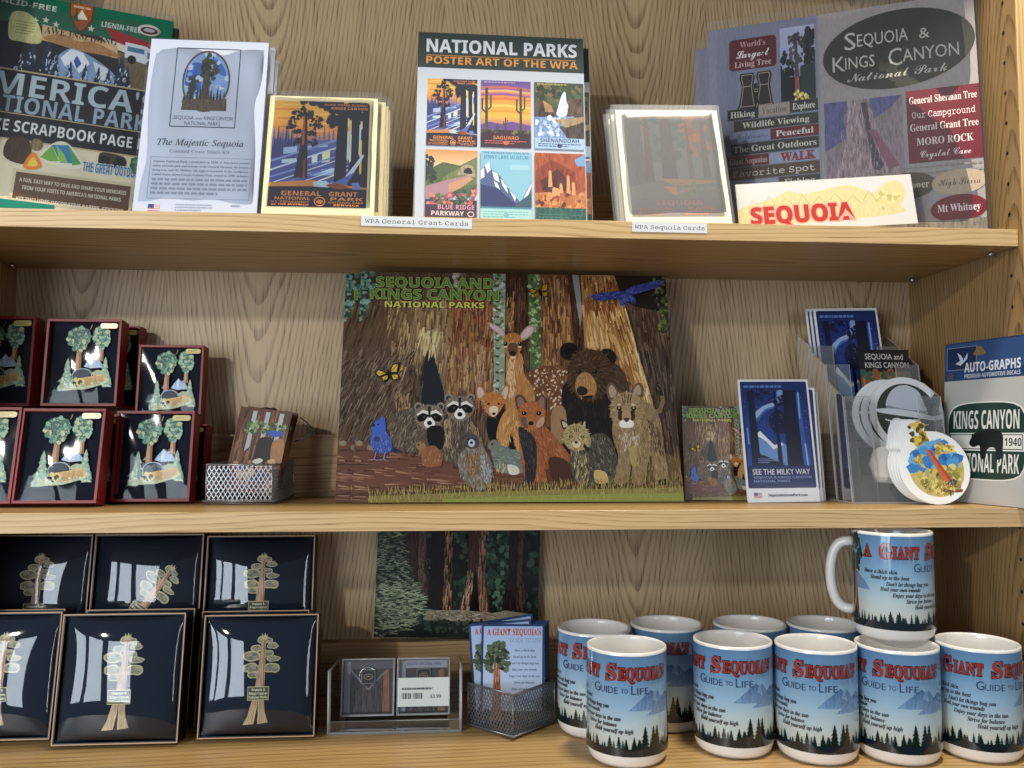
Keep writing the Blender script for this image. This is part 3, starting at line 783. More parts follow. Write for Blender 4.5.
put_box(bb, BD, 194, 304, 611, .096, ZB, 11, 'black ornament box right behind the lower right box, only its edges showing', first)
put_box(bb, BD, -62, 53, 610, .103, ZB, 10, 'black ornament box out of sight behind the lower left black box', first)
for x, lab in ((-42, 'left'), (86, 'middle'), (206, 'right')): pass
ZU = ZB+.0705
def flat_box(px, Y, z, lab):
    o = dup(bb, lab, (0, 0, 0)); X = xat(px, Y, z); o.scale = (.86, .86, .86)
    o.location = (X, Y, z); o.rotation_euler = (-PI/2, 0, 0)
put_box(bb, BD, 86, 197, 534.5, .160, ZU, 8, 'black ornament box in the upper row, middle one, its brass tree set aslant', first)
for c in COL.objects[-1].children if False else bpy.data.objects[[o.name for o in COL.objects if o.get('label', '').endswith('set aslant')][0]].children:
    if c.name.startswith('brass_ornament'): c.rotation_euler = (0, math.radians(33), 0); c.location = (-.034, 0, .004)
put_box(bb, BD, 201, 311, 536, .162, ZU, 8, 'black ornament box at right end of the upper row', first)
put_box(bb, BD, -28, 83, 535.5, .158, ZU, 8, 'black ornament box in the upper row, cut off by the left edge', first)
# ================================================================ printed goods on the top shelf
def put(o, pxl, pxr, Y, Z, lean, yaw=0, roll=0, t=0.0, w=0.0):
    """stand a flat thing (pivot: front bottom edge) between two pixel columns"""
    X = (xat(pxl, Y, Z)+xat(pxr, Y, Z))/2
    o.location = (X, Y, Z+t*math.sin(math.radians(lean))+abs(w/2*math.sin(math.radians(roll)))+.0002)
    o.rotation_euler = slab_rot(lean, yaw, roll)
    return o
def slab(name, parent, w, h, t, mat, col, A=None, rad=.001, y=0.0, z=0.0, x=0.0, amat=None):
    b = MB(); b.prism(rr(x-w/2, z, x+w/2, z+h, max(rad, .0004), 4), y, y+t, mat, col, bev=min(.0003, t*.3))
    if A: b.art(A, w, h, y, amat or mat, x, z)
    return b.build(name, parent)
def sleeve(parent, w, h, t, seed=0, top=.010, side=.004, name='clear_sleeve', amp=.0009, mat='sleeve'):
    R = random.Random(seed); b = MB(); ks = [(R.uniform(3, 9), R.uniform(2, 8), R.uniform(0, 6), R.uniform(.3, 1)) for _ in range(5)]
    def sheet(y, sg):
        def fn(u, v):
            e = min(u, 1-u, v, 1-v); k = min(1, e*9)
            s_ = sum(a*math.sin(p*u*2+q*v*2+f) for p, q, f, a in ks)*amp*.4
            return ((u-.5)*(w+2*side), y*k+(t/2)*(1-k)+sg*s_*k, -.0004+v*(h+top))
        return fn
    b.quadgrid(sheet(-.0017, -1), 26, 26, mat); b.quadgrid(sheet(t+.0012, 1), 6, 6, mat)
    return b.build(name, parent)

# ---------------------------------------------------------------- scrapbook page kit (left)
def scrapbook_art():
    A = Art(205, 222, 2)
    def q(zx, zy):      # from the photograph's sloping print to the upright cover
        x, y = .2867*zx-156, .2867*zy-8.6
        b = (y*.989-x*.148)/.9989; return (205+(x+.1*b)/.989, b)
    def Q(*ps): return [q(*p) for p in ps]
    A.rect(0, 0, 205, 265, '#e9dfc4')
    A.rect(0, 0, 205, 31, '#11694f'); 
    A.text('ACID-FREE', q(-60, 12)[0], 13, 5.5, '#d7e6dc', w=54, style='sansb'); A.text('LIGNIN-FREE', q(285, 60)[0], q(285, 60)[1], 5.5, '#d7e6dc', w=40, style='sansb')
    x, y = q(455, 68); A.ell(x, y, 12, 6, '#e8e8e2'); A.ell(x, y+.5, 9, 4, '#5a2630'); A.blob([(x-6, y+1), (x-2, y-2), (x+6, y-1), (x+3, y+2)], '#c8ccd2')
    # flag collage
    A.rect(0, 31, 205, 92, '#23262c'); A.poly(Q((300, 60), (500, 130), (500, 220), (330, 110)), '#a5202c'); A.poly(Q((280, 95), (500, 175), (500, 200), (330, 140)), '#e6dccb')
    A.poly(Q((340, 150), (500, 190), (500, 310), (380, 330)), '#7c6a4c', .3)
    for sx, sy in ((20, 30), (60, 48), (95, 45), (40, 85), (130, 60), (250, 70)): 
        a, b = q(sx, sy); A.text('\u2605', a, b+3, 6, '#e5e0d0', al='c')
    A.blob(Q((-20, 25), (35, 22), (75, 70), (80, 130), (10, 125), (-25, 110)), '#dbd896', .2); A.greek(q(0, 45)[0], q(0, 50)[1], q(60, 60)[0], q(60, 110)[1], 5, '#8b8a50', .3)
    # arrowhead emblem
    x, y = q(215, 18)
    A.poly([(x-13, y-12), (x+12, y-12), (x+12, y+4), (x+7, y+15), (x+1, y+20), (x-6, y+13), (x-12, y+3)], '#5d3a22'); A.poly([(x-11.5, y-11), (x+10.5, y-11), (x+10.5, y+3), (x+6, y+13), (x+1, y+18), (x-5, y+12), (x-10.5, y+2)], '#a05a30', .2)
    A.poly([(x-5, y+6), (x, y-5), (x+7, y+5)], '#eadfcd'); A.conifer(x-5, y+8, 14, 7, '#2e5a3c', None, 5); A.text('NATIONAL PARK', x, y-6, 2.2, '#f3ead8', w=17, al='c', style='sansb')
    # banner
    A.poly(Q((85, 60), (345, 130), (345, 178), (85, 118)), '#d8b98a', .2); A.blob(Q((90, 112), (150, 95), (210, 120), (260, 118), (340, 158), (340, 172), (200, 150)), '#b78a55', .3)
    A.text('AWE INSPIRING', *q(92, 92), 7, '#3e3022', w=q(340, 140)[0]-q(92, 92)[0], style='serif')
    # camper
    A.poly(Q((372, 115), (445, 130), (498, 165), (500, 200), (470, 205), (370, 172)), '#dfe6ec'); A.poly(Q((380, 130), (440, 142), (440, 160), (378, 148)), '#4d7f9c'); A.poly(Q((450, 150), (485, 168), (485, 182), (450, 175)), '#39505f')
    for sx, sy in ((395, 180), (462, 198)): A.ell(*q(sx, sy), 4.5, 4.5, '#1c1f24')
    # snowy mountain and trees
    A.blob(Q((110, 225), (140, 175), (185, 145), (240, 165), (300, 205), (345, 250), (340, 285), (150, 260)), '#8fa8c9', .25)
    A.poly(Q((185, 147), (225, 160), (250, 200), (215, 235), (190, 200), (165, 210), (150, 180)), '#f2f4f8'); A.poly(Q((260, 190), (310, 215), (330, 250), (290, 260), (270, 225)), '#e4e9f2'); A.poly(Q((205, 170), (222, 200), (205, 220), (195, 190)), '#3a62a8')
    for sx, sy, h in ((15, 225, 20), (50, 225, 28), (100, 230, 32), (130, 245, 24), (180, 260, 20), (230, 275, 22), (275, 285, 22), (310, 292, 22), (350, 298, 38), (372, 300, 28)):
        a, b = q(sx, sy); A.conifer(a, b, h, h*.55, '#2a3d5e', '#1c2a40', 6); A.hair([(a, b-h), (a+h*.25, b), (a-h*.25, b)], 10, 4, 100, ['#dfe8f4', '#b9c8e0'], 1.2)
    # title band
    y0 = q(250, 268)[1]; y1 = q(250, 418)[1]; A.rect(0, y0-1.5, 205, y1, '#c7b48c'); A.rect(0, y0, 205, y1-1, '#16192a'); A.rect(0, y1, 205, y1+24, '#12151f')
    A.text("AMERICA'S", 199, q(400, 385)[1]-3, 21, '#b9cdd3', w=188, al='r', style='sansb'); A.text("NATIONAL PARKS", 201, q(400, 445)[1]-3, 15.5, '#9fb7c4', w=182, al='r', style='sansb')
    A.text('DELUXE SCRAPBOOK PAGE KIT', 203, y1+17, 10.5, '#e8ecec', w=192, al='r', style='sansb')
    yb = y1+24; A.rect(0, yb, 205, yb+1.4, '#c7b48c')
    # stickers below
    a, b = q(25, 500); A.blob([(a-12, b+8), (a-10, b-8), (a+4, b-12), (a+12, b-4), (a+12, b+12), (a, b+14)], '#4a3424', .4)
    a, b = q(85, 488); A.ell(a, b, 6, 6, '#8d7a56', .4)
    A.blob(Q((95, 530), (140, 482), (190, 485), (245, 560), (200, 572), (150, 560)), '#f0ead6'); A.poly(Q((98, 530), (135, 490), (160, 545), (130, 545)), '#7fb84a'); A.poly(Q((135, 488), (190, 490), (235, 555), (165, 550)), '#3a8fc0'); A.poly(Q((150, 490), (175, 520), (190, 552), (160, 545)), '#9bcf58'); A.poly(Q((190, 492), (235, 555), (205, 560)), '#5fae5a')
    A.blob(Q((45, 560), (75, 512), (105, 560), (75, 572)), '#e8902c'); A.blob(Q((60, 558), (76, 530), (92, 558)), '#f7d65a')
    A.blob(Q((290, 535), (300, 515), (340, 520), (380, 535), (382, 565), (340, 570), (300, 555)), '#4b4030', .4); A.ell(*q(310, 545), 6, 6, '#2a241c'); A.ell(*q(362, 553), 6, 6, '#2a241c')
    a, b = q(238, 575); A.text('THE GREAT OUTDOORS', a, b+1, 9, '#2f6fa6', w=62, style='sansb', out=.05, outc='#e3ecf2')
    A.dabs(Q((400, 560), (430, 520), (480, 530), (478, 610), (440, 600)), 40, 5, ['#4c8a4a', '#6fae5c', '#356c3c', '#8fc070'])
    A.rect(171, yb+32, 205, 265, '#141a30'); A.dabs([(172, yb+34), (204, yb+34), (204, 263), (172, 263)], 60, 4.5, ['#3f7fc0', '#6aa0d0', '#c8cf8a', '#2a5a9a', '#7ab060'], asp=.6)
    # description box
    a, b = q(25, 578); c_, d_ = q(395, 722)
    A.rect(a-3, b-3, c_+3, d_+3, '#d9cfae'); A.rect(a, b, c_, d_, '#6d5440', .15)
    rows = ('A FUN, EASY WAY TO SAVE AND SHARE YOUR MEMORIES', 'FROM YOUR VISITS TO AMERICA\u2019S NATIONAL PARKS.', 'KIT INCLUDES DECORATIVE PAPERS, STICKERS,', 'PUNCH-OUTS, AND OTHER NATIONAL PARK IMAGES.', 'PLUS PARK INFORMATION AND SCRAPBOOKING TIPS.')
    for k, t in enumerate(rows): A.text(t, (a+c_)/2, b+9+k*7+(4 if k > 1 else 0), 3.6, '#e6dcc8', w=(c_-a)*(.93 if k != 1 else .86), al='c', style='sansb')
    A.rect(0, d_+2, c_-70, d_+12, '#2f8f78'); A.rect(0, d_+2, c_-74, 265, '#2f8f78')
    return A
sk = thing('scrapbook_kit', 'green scrapbook page kit with wide black title band, tilted at the left edge', 'scrapbook kit', group=None)
SW, SH = .226, .289
slab('cover', sk, SW, SH, .009, 'gloss', '#123f31', scrapbook_art(), .002)
sleeve(sk, SW, SH, .009, 3, .012, .005, amp=.0012)
put(sk, -57, 138, .092, ZT, 10, 13, 3.4, .009, SW)
sk2 = thing('scrapbook_kit', 'dark green scrapbook kit standing behind the tilted one, only its right edge showing', 'scrapbook kit')
slab('cover', sk2, SW, SH, .009, 'gloss', '#20392f', None, .002)
put(sk2, -46, 150, .112, ZT, 10, 13, 2.8, .009, SW)

# ---------------------------------------------------------------- cross stitch kits
def stitch_art():
    A = Art(470, 640, 3)
    A.rect(0, 0, 470, 640, '#ccd2e0')
    A.frame(105, 30, 362, 330, 4, '#3f4454')
    A.ell(233, 156, 95, 117, '#4b3f3c'); A.ell(233, 156, 89, 111, '#8fb2e2')
    A.push(144, 45, 178, 222, 178, 222)
    P = [(89+88*math.cos(i*PI/18), 111+110*math.sin(i*PI/18)) for i in range(36)]
    A.blob([(10, 70), (40, 40), (80, 60), (70, 120), (60, 160), (10, 140)], '#2f66b8', .2); A.blob([(110, 20), (150, 50), (165, 90), (120, 70)], '#3f74c0', .2)
    A.dabs(P, 40, 14, ['#dfe8f4', '#a9c4e6', '#c9d8ee', '#7fa6dc'])
    A.poly([(80, 30), (100, 30), (108, 215), (70, 215)], '#4d443a', .4)
    A.dabs([(70, 20), (95, 4), (120, 30), (135, 60), (120, 110), (100, 130), (75, 120), (62, 70)], 90, 9, ['#2c342c', '#3a4034', '#20281f', '#4a4a3a'])
    A.poly([(30, 100), (42, 100), (46, 200), (24, 200)], '#38342c', .3); A.dabs([(22, 95), (40, 85), (55, 110), (50, 170), (22, 170)], 40, 8, ['#232b26', '#30382f'])
    for x, h in ((8, 40), (20, 50), (58, 60), (70, 70), (112, 62), (124, 44), (138, 70), (150, 55), (164, 50)): A.conifer(x, 196, h, 20, '#2b3a38', '#1d2826', 6)
    A.poly([(5, 185), (60, 178), (120, 182), (175, 176), (178, 222), (0, 222)], '#5d5040', .5)
    A.pop()
    A.poly([(95, 38)], '#000') if False else None
    A.ring(233, 156, 95, 117, 7, '#5d4c46')
    A.text('SEQUOIA', 118, 302, 14, '#4a5166', 80); A.text('AND', 205, 302, 8, '#4a5166', 26); A.text('KINGS CANYON', 238, 302, 14, '#4a5166', 112); A.text('NATIONAL PARKS', 233, 322, 14, '#4a5166', 140, 'c')
    A.text('The Majestic Sequoia', 233, 397, 22, '#4c5264', 335, 'c', 'serifi', .012); A.text('Counted Cross Stitch Kit', 233, 424, 12, '#8a8fa0', 232, 'c', 'serif')
    A.frame(48, 440, 438, 588, 2, '#9ba3b6')
    rows = ('Sequoia National Park, established in 1890, is America\u2019s second', 'oldest national park and is home to the General Sherman, the largest', 'living tree, and Mt. Whitney, the highest mountain in the contiguous', 'United States. Kings Canyon National Park, created in 1940, includes')
    for k, t in enumerate(rows): A.text(t, 60, 460+k*15.5, 8, '#7d8498', 366, 'l', 'serif')
    A.greek(60, 516, 426, 580, 4, '#9aa0b2', .5, 3)
    A.rect(58, 608, 102, 634, '#e9e4e6'); 
    for k in range(4): A.rect(58, 610+k*6.5, 102, 613+k*6.5, '#c05060')
    A.rect(58, 608, 80, 622, '#3c4c86')
    A.greek(160, 606, 300, 634, 3, '#9aa0b2', .4, 5); A.greek(370, 606, 420, 614, 1, '#9aa0b2', .7, 6)
    return A
stA = stitch_art()
def stitch():
    r = thing('cross_stitch_kit', 'x', 'craft kit', group='white cross stitch kits on the top shelf')
    slab('cover_card', r, .129, .215, .006, 'paper', '#cfd4de', stA, .0015); sleeve(r, .129, .215, .006, 5, .004, .004, amp=.0016)
    return r
s1 = stitch(); s1['label'] = 'white cross stitch kit with an oval tree picture, foremost of its stack'
put(s1, 135, 253, .014, ZT, 12, 0, .0, .006, .142)
s2 = dup(s1, 'white cross stitch kit right behind the foremost one, its right edge showing', (0, 0, 0)); put(s2, 144, 263, .028, ZT, 12, 0, -.4, .006, .142)
s3 = dup(s1, 'white cross stitch kit at the back of its stack, a thin sliver showing', (0, 0, 0)); put(s3, 147, 266, .042, ZT, 12, 0, .2, .006, .142); s3.scale = (1, 1, .96)

# ---------------------------------------------------------------- grove at sunset card (boxed note cards)
def grant_art(A=None, full=True):
    A = A or Art(570, 600, 6)
    A.grad(0, 0, 570, 230, [(0, '#e8b04a'), (.4, '#f0b552'), (.75, '#ee9a3e'), (1, '#e08a3c')])
    for k, (y, x0, x1) in enumerate(((20, 40, 250), (48, 0, 150), (75, 150, 330), (100, 20, 300), (128, 160, 360), (150, 30, 160), (172, 200, 340))): A.poly([(x0, y), (x1, y-5), (x1-20, y+3), (x0+15, y+5)], '#c9702a' if k % 2 else '#f6cf72')
    A.rect(0, 225, 570, 480, '#4a5794')
    for k in range(15): A.conifer(8+k*27, 300, 60+A.R.uniform(30, 110), 46, '#6b78b0', '#56639f', 6)
    for k in range(9): A.conifer(0+k*16, 330, 80+A.R.uniform(20, 120), 34, '#2c3568', '#39447c', 6)
    for (x0, x1, y0, y1, c) in ((70, 150, 262, 300, '#a9c2dc'), (65, 150, 330, 352, '#c3d6e4'), (240, 272, 300, 360, '#d7e3d8'), (300, 345, 285, 345, '#e6e2ae'), (210, 330, 250, 262, '#a9c2dc'), (220, 400, 400, 420, '#8fb0d8'), (300, 380, 380, 400, '#c3d8ea')): A.poly([(x0, y0+10), (x1, y0), (x1, y1), (x0, y1+8)], c)
    # light shafts
    for (xa, ya, xb, yb, w, c) in ((0, 350, 400, 215, 12, '#8797c8'), (0, 400, 400, 260, 9, '#c9d4ea'), (0, 440, 560, 260, 10, '#7f8fc8'), (20, 470, 560, 275, 5, '#dfe6f0'), (60, 480, 560, 310, 9, '#6474b4'), (140, 480, 560, 330, 5, '#cfd9ec'), (230, 478, 560, 350, 8, '#e6e3c8'), (330, 482, 560, 360, 5, '#aebbe0')): A.line([(xa, ya), (xb, yb)], w, c)
    dk = '#1b1c33'
    # near tree
    A.poly([(180, 70), (196, 70), (208, 250), (220, 440), (140, 440), (168, 250)], dk); A.poly([(176, 90), (186, 90), (190, 250), (175, 260)], '#b05434'); A.poly([(190, 340), (203, 330), (205, 440), (192, 440)], '#8a3f34')
    for cx, cy, rx, ry in ((178, 42, 30, 14), (140, 75, 40, 16), (215, 70, 40, 17), (120, 110, 40, 18), (245, 105, 45, 18), (105, 150, 40, 18), (250, 145, 44, 20), (225, 185, 34, 16), (140, 180, 30, 14), (225, 240, 40, 26), (150, 235, 30, 16)): A.dabs([(cx+rx*math.cos(t*.7), cy+ry*math.sin(t*.7)) for t in range(9)], 16, 11, [dk, '#22233c', '#191a2e'])
    # right trunks and boughs
    A.dabs([(150, 0), (570, 0), (570, 70), (450, 95), (380, 140), (330, 150), (320, 110), (350, 70), (260, 25)], 130, 22, [dk, '#1d1e36'])
    for x0, x1 in ((385, 440), (466, 530), (525, 570)): A.poly([(x0, 60), (x1, 60), (x1+6, 490), (x0-12, 490)], dk)
    A.rect(430, 60, 570, 120, dk); A.rect(520, 60, 570, 490, dk)
    for x, y0, y1, c in ((446, 95, 140, '#f0d890'), (458, 105, 190, '#e6d7a0'), (448, 170, 330, '#cfd9ea'), (462, 190, 340, '#e6e3c0'), (524, 110, 150, '#f0d890'), (518, 130, 300, '#d5dcea'), (526, 220, 405, '#e8d24c')): A.poly([(x-5, y0), (x+6, y0), (x+8, y1), (x+2, y1+12), (x-4, y1)], c)
    A.poly([(395, 490), (540, 300), (548, 310), (440, 490)], '#c9d6ea'); A.poly([(330, 490), (500, 400), (440, 490)], '#5c6cae')
    # road, tents, car
    A.poly([(0, 470), (250, 452), (370, 470), (570, 490), (570, 515), (0, 515)], '#c98a4c'); A.poly([(0, 492), (330, 485), (570, 500), (570, 515), (0, 515)], dk)
    A.poly([(255, 462), (330, 455), (350, 470), (350, 492), (262, 488)], '#b9cfe0'); A.blob([(330, 480), (400, 468), (460, 490), (400, 500)], '#8a4a34'); A.poly([(480, 465), (520, 460), (540, 500), (488, 500)], '#6f86c4')
    A.rect(0, 508, 570, 600, '#2a2135'); o = '#e8964c'
    A.text('GENERAL', 75, 540, 24, o, 230, style='sansb'); A.text('GRANT', 352, 540, 24, o, 165, style='sansb'); A.text('NATIONAL', 40, 563, 16, o, 205, style='sansb'); A.text('PARK', 362, 564, 17, o, 190, style='sansb')
    A.text('U.S. DEPARTMENT', 20, 579, 9, o, 220, style='sansb'); A.text('OF THE INTERIOR', 20, 593, 9, o, 220, style='sansb'); A.text('NATIONAL PARK', 350, 579, 9, o, 205, style='sansb'); A.text('SERVICE', 380, 593, 9, o, 150, style='sansb')
    A.ell(300, 570, 34, 26, o); A.ell(300, 570, 27, 20, '#2a2135'); A.blob([(280, 574), (295, 560), (318, 566), (316, 580), (296, 582)], o)
    A.text('ALSO YOUR SCENIC', 295, 25, 11, '#e88a54', 262, style='sansb'); A.text('KINGS CANYON', 340, 46, 14, '#ecA060', 218, style='sansb')
    return A
def grant_card():
    A = Art(650, 680, 6); A.rect(0, 0, 650, 680, '#f3e6b8'); A.push(32, 28, 570, 600, 570, 600); grant_art(A); A.pop(); return A
gA = grant_card()
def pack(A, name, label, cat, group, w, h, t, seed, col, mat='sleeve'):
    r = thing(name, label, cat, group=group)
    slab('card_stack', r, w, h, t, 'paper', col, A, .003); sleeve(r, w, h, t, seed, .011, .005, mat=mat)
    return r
GW = 'packs of sunset grove note cards on the top shelf'
gx = fit(262, 373, 97, .016, ZT, 13)
g1 = pack(gA, 'note_card_pack', 'cream bordered note cards titled GENERAL GRANT, foremost pack', 'card pack', GW, .120, .151, .007, 11, '#efe2b4')
put(g1, 262, 372.5, .016, ZT, 14, 0, 0, .007)
for (a, Y, ln, lab) in ((270, .030, 13, 'cream note card pack, second from the front behind the GENERAL GRANT pack'), (274, .045, 12, 'cream note card pack, third from the front behind the GENERAL GRANT pack'), (277, .060, 11, 'cream note card pack at the back of the GENERAL GRANT row')):
    put(dup(g1, lab, (0, 0, 0)), a+3, a+110, Y, ZT, ln, 0, 0, .007)

# ---------------------------------------------------------------- poster art books
def book_art():
    A = Art(600, 640, 8)
    A.rect(0, 0, 600, 640, '#ccd3dc')
    A.rect(0, 0, 600, 120, '#1c3228'); A.text('NATIONAL PARKS', 30, 66, 42, '#e9ecef', 546, style='sansb', off=.012); A.rect(30, 76, 572, 78.5, '#c98a3a'); A.text('POSTER ART OF THE WPA', 30, 106, 24, '#e39a40', 548, style='sansb')
    w, h = 178, 222
    def cell(i, j): A.push(36+i*191, 157+j*236, w, h, w, h)
    A.push(36, 157, w, h, 570, 600); grant_art(A); A.pop()
    cell(1, 0)
    A.grad(0, 0, w, 150, [(0, '#5a4a94'), (.2, '#8a5a9c'), (.3, '#e08a54'), (.55, '#f0a83c'), (.8, '#f2b648'), (1, '#b06a78')])
    for k, y in enumerate((22, 34, 46, 60, 84, 102)): A.poly([(0, y), (90, y-5), (w, y+3), (w, y+8), (80, y+3), (0, y+7)], ['#c86a5c', '#f0b070', '#9a5a94', '#d8743c', '#f6c860', '#e89a3c'][k])
    A.poly([(0, 150), (30, 138), (70, 146), (110, 136), (178, 148), (178, 180), (0, 180)], '#6a4a8c'); A.rect(0, 165, w, h, '#3c2434')
    def cactus(x, yb, h_, s):
        A.line([(x, yb), (x, yb-h_)], 9*s, '#3c4a34'); A.line([(x-s*14, yb-h_*.75), (x-s*14, yb-h_*.5), (x, yb-h_*.42)], 6*s, '#34422e'); A.line([(x+s*14, yb-h_*.82), (x+s*14, yb-h_*.55), (x, yb-h_*.48)], 6*s, '#465639')
    cactus(20, 170, 145, 1.1); cactus(142, 172, 148, 1.0); cactus(88, 172, 50, .5); cactus(60, 176, 34, .4)
    for x in (15, 45, 120, 165): A.dabs([(x-16, 175), (x, 158), (x+16, 175)], 12, 6, ['#5a4c3a', '#7a7a44', '#46362c'])
    A.text('SAGUARO', w/2, 196, 11, '#d88a5c', 90, 'c', 'sansb'); A.greek(14, 200, 164, 214, 2, '#b86a5c', .5); A.ell(w/2, 207, 10, 7, '#c8744c'); A.greek(10, 4, 168, 10, 1, '#b89ac0', .7)
    A.pop()
    cell(2, 0)
    A.rect(0, 0, w, h, '#38492c'); A.dabs([(0, 0), (w, 0), (w, 80), (0, 80)], 70, 13, ['#2c3c24', '#4c5c34', '#5a6238', '#22301e', '#7a6a40'])
    A.poly([(0, 60), (60, 75), (90, 120), (0, 130)], '#4c3c34', .5); A.poly([(30, 60), (62, 78), (70, 100), (40, 100)], '#b08a5c', .3); A.poly([(95, 60), (w, 50), (w, 130), (100, 115)], '#5c4a38', .5)
    A.blob([(100, 40), (112, 30), (116, 60), (122, 80), (112, 112), (80, 110), (86, 80)], '#dfe8f2', .3); A.poly([(0, 118), (100, 114), (w, 110), (w, 200), (0, 200)], '#7f9cc8', .3); A.dabs([(0, 120), (100, 116), (90, 175), (20, 180)], 40, 9, ['#e8eef6', '#b8cbe4', '#6c88b8', '#dfe6f0'])
    A.poly([(90, 150), (w, 90), (w, 190), (120, 190)], '#4a4038', .5); A.poly([(70, 125), (w, 112), (w, 130), (110, 150)], '#a08a68', .4); A.rect(0, 186, w, h, '#a9c6e4'); A.text('SHENANDOAH', w/2, 200, 12, '#26345c', 138, 'c', 'sansb'); A.greek(12, 204, 166, 218, 2, '#42588c', .5); A.ell(w/2, 211, 9, 7, '#2c3c6c'); A.greek(10, 4, 168, 10, 1, '#b0a85c', .7)
    A.pop()
    cell(0, 1)
    A.grad(0, 0, w, 80, [(0, '#d8975c'), (.5, '#e8c08c'), (1, '#d0c0a0')]); A.poly([(0, 70), (60, 40), (120, 50), (w, 20), (w, 140), (0, 130)], '#5c6c48', .2); A.poly([(60, 90), (w, 20), (w, 110), (70, 120)], '#74824e', .2)
    A.poly([(0, 118), (80, 96), (150, 80), (165, 92), (120, 120), (60, 150), (0, 162)], '#b08a94'); A.poly([(80, 108), (150, 84), (165, 92), (118, 124), (80, 140)], '#d09a7c'); A.blob([(110, 80), (130, 50), (160, 50), (172, 82), (150, 84), (130, 78)], '#b0a088', .3); A.blob([(132, 72), (142, 56), (158, 60), (160, 76)], '#2c2a2c')
    A.dabs([(0, 20), (24, 20), (38, 100), (0, 110)], 34, 9, ['#26342c', '#34443a']); A.rect(0, 160, w, h, '#34443c'); A.dabs([(0, 140), (60, 140), (w, 120), (w, 175), (0, 178)], 60, 9, ['#c8646c', '#4c6444', '#e08a84', '#3c5438', '#a84c58', '#5c7448'])
    A.rect(0, 176, w, h, '#4a3444'); A.text('BLUE RIDGE', 44, 190, 14, '#d9a0b4', 126, style='sansb'); A.text('PARKWAY', 22, 210, 14, '#f0dcdc', 112, style='sansb'); A.ring(158, 204, 12, 9, 3, '#e8cfd0')
    A.pop()
    cell(2-1, 1)
    A.rect(0, 0, w, h, '#8fc4d8'); A.text('THE RANGER NATURALISTS', w/2, 8, 6, '#3c6c8c', 160, 'c', 'sansb'); A.text('JENNY LAKE MUSEUM', w/2, 24, 11, '#4c84a4', 158, 'c', 'sansb'); A.rect(104, 42, 168, 58, '#a5d2e0')
    A.poly([(0, 60), (15, 48), (30, 34), (40, 62), (60, 70), (72, 84), (90, 110), (120, 140), (140, 165), (150, 145), (w, 95), (w, 180), (0, 180)], '#53668e'); 
    for P in ([(15, 48), (30, 34), (36, 60), (24, 72)], [(40, 64), (60, 72), (66, 100), (48, 92)], [(70, 86), (92, 114), (96, 136), (76, 110)], [(100, 122), (124, 146), (120, 160)], [(0, 62), (12, 54), (14, 84), (0, 92)], [(150, 148), (w, 98), (w, 112), (156, 162)], [(46, 96), (60, 104), (70, 128), (52, 114)]): A.poly(P, '#e6edf4')
    A.poly([(0, 108), (60, 118), (110, 158), (150, 182), (0, 184)], '#33406c'); A.poly([(110, 178), (w, 130), (w, 184)], '#3c5a6c'); A.rect(0, 178, w, 186, '#4c8aa0'); A.rect(0, 184, w, h, '#a9dcd8'); A.greek(10, 192, 168, 216, 3, '#7ab8c0', .4); A.ell(w/2, 204, 9, 8, '#7ab8c0')
    A.pop()
    cell(2, 1)
    A.rect(0, 0, w, h, '#a8522c', .3); A.poly([(140, 20), (w, 0), (w, 40), (150, 40)], '#7ca4d0'); A.poly([(0, 60), (60, 20), (140, 60), (150, 120), (0, 150)], '#8c3c22', .3); A.poly([(20, 90), (80, 50), (120, 90), (130, 120), (30, 130)], '#54241c', .3)
    for x0, y0, x1, y1 in ((48, 55, 58, 110), (112, 70, 122, 130), (86, 96, 96, 130), (130, 90, 140, 135), (60, 110, 84, 140)): A.poly([(x0, y0+6), (x0+4, y0), (x1, y0+5), (x1+3, y1), (x0-2, y1)], '#d8a06c')
    A.poly([(0, 130), (50, 126), (60, 150), (120, 140), (w, 120), (w, 180), (0, 180)], '#c07a48', .4); A.dabs([(0, 140), (w, 130), (w, 175), (0, 178)], 40, 10, ['#d8985c', '#8c4828', '#b86c3c', '#5c2c20']); A.rect(0, 176, w, h, '#2c5c54', .4); A.greek(12, 196, 166, 214, 2, '#3f7468', .4)
    A.pop()
    return A
bA = muted(book_art(), .13)
bk = thing('poster_book', 'x', 'book', group='poster art books on the top shelf')
BX, BWd, BH = fit(414, 587.5, 36.5, .052, ZT, 9)
bm = MB(); bm.prism(rr(-BWd/2, 0, BWd/2, BH, .0008, 2), 0, .0012, 'gloss', '#c7ced8'); bm.box(-BWd/2, BWd/2, -.0001, .0060, BH*.812, BH+.0002, 'gloss', '#1a2d25'); bm.art(bA, BWd, BH, -.0001, 'gloss'); bm.build('front_cover', bk)
bm = MB(); bm.box(-BWd/2+.0006, BWd/2-.001, .0013, .0049, .001, BH*.81, 'paper', '#dcdcd6'); bm.build('page_block', bk)
bm = MB(); bm.prism(rr(-BWd/2, 0, BWd/2, BH*.811, .0008, 2), .0050, .0060, 'gloss', '#b9c3d2'); bm.build('back_cover', bk)
bk['label'] = 'poster art book titled NATIONAL PARKS in white on dark green, foremost copy'
put(bk, 414, 587.5, .052, ZT, 9, 0, .4, .006)
for dl, dr, Y, rl, lab in ((-1.5, -1, .060, .7, 'poster art book second in its row, a sliver showing left of the foremost copy'), (-3, -3, .068, 1.0, 'poster art book third in its row, a thin edge showing at left'), (8.5, 8.5, .077, .3, 'poster art book in its row, standing out at right of the foremost copy'), (6.5, 6.5, .086, .2, 'poster art book at the back of its row, mostly hidden')):
    put(dup(bk, lab, (0, 0, 0)), 414+dl, 587+dr, Y, ZT, 9, 0, rl, .006)

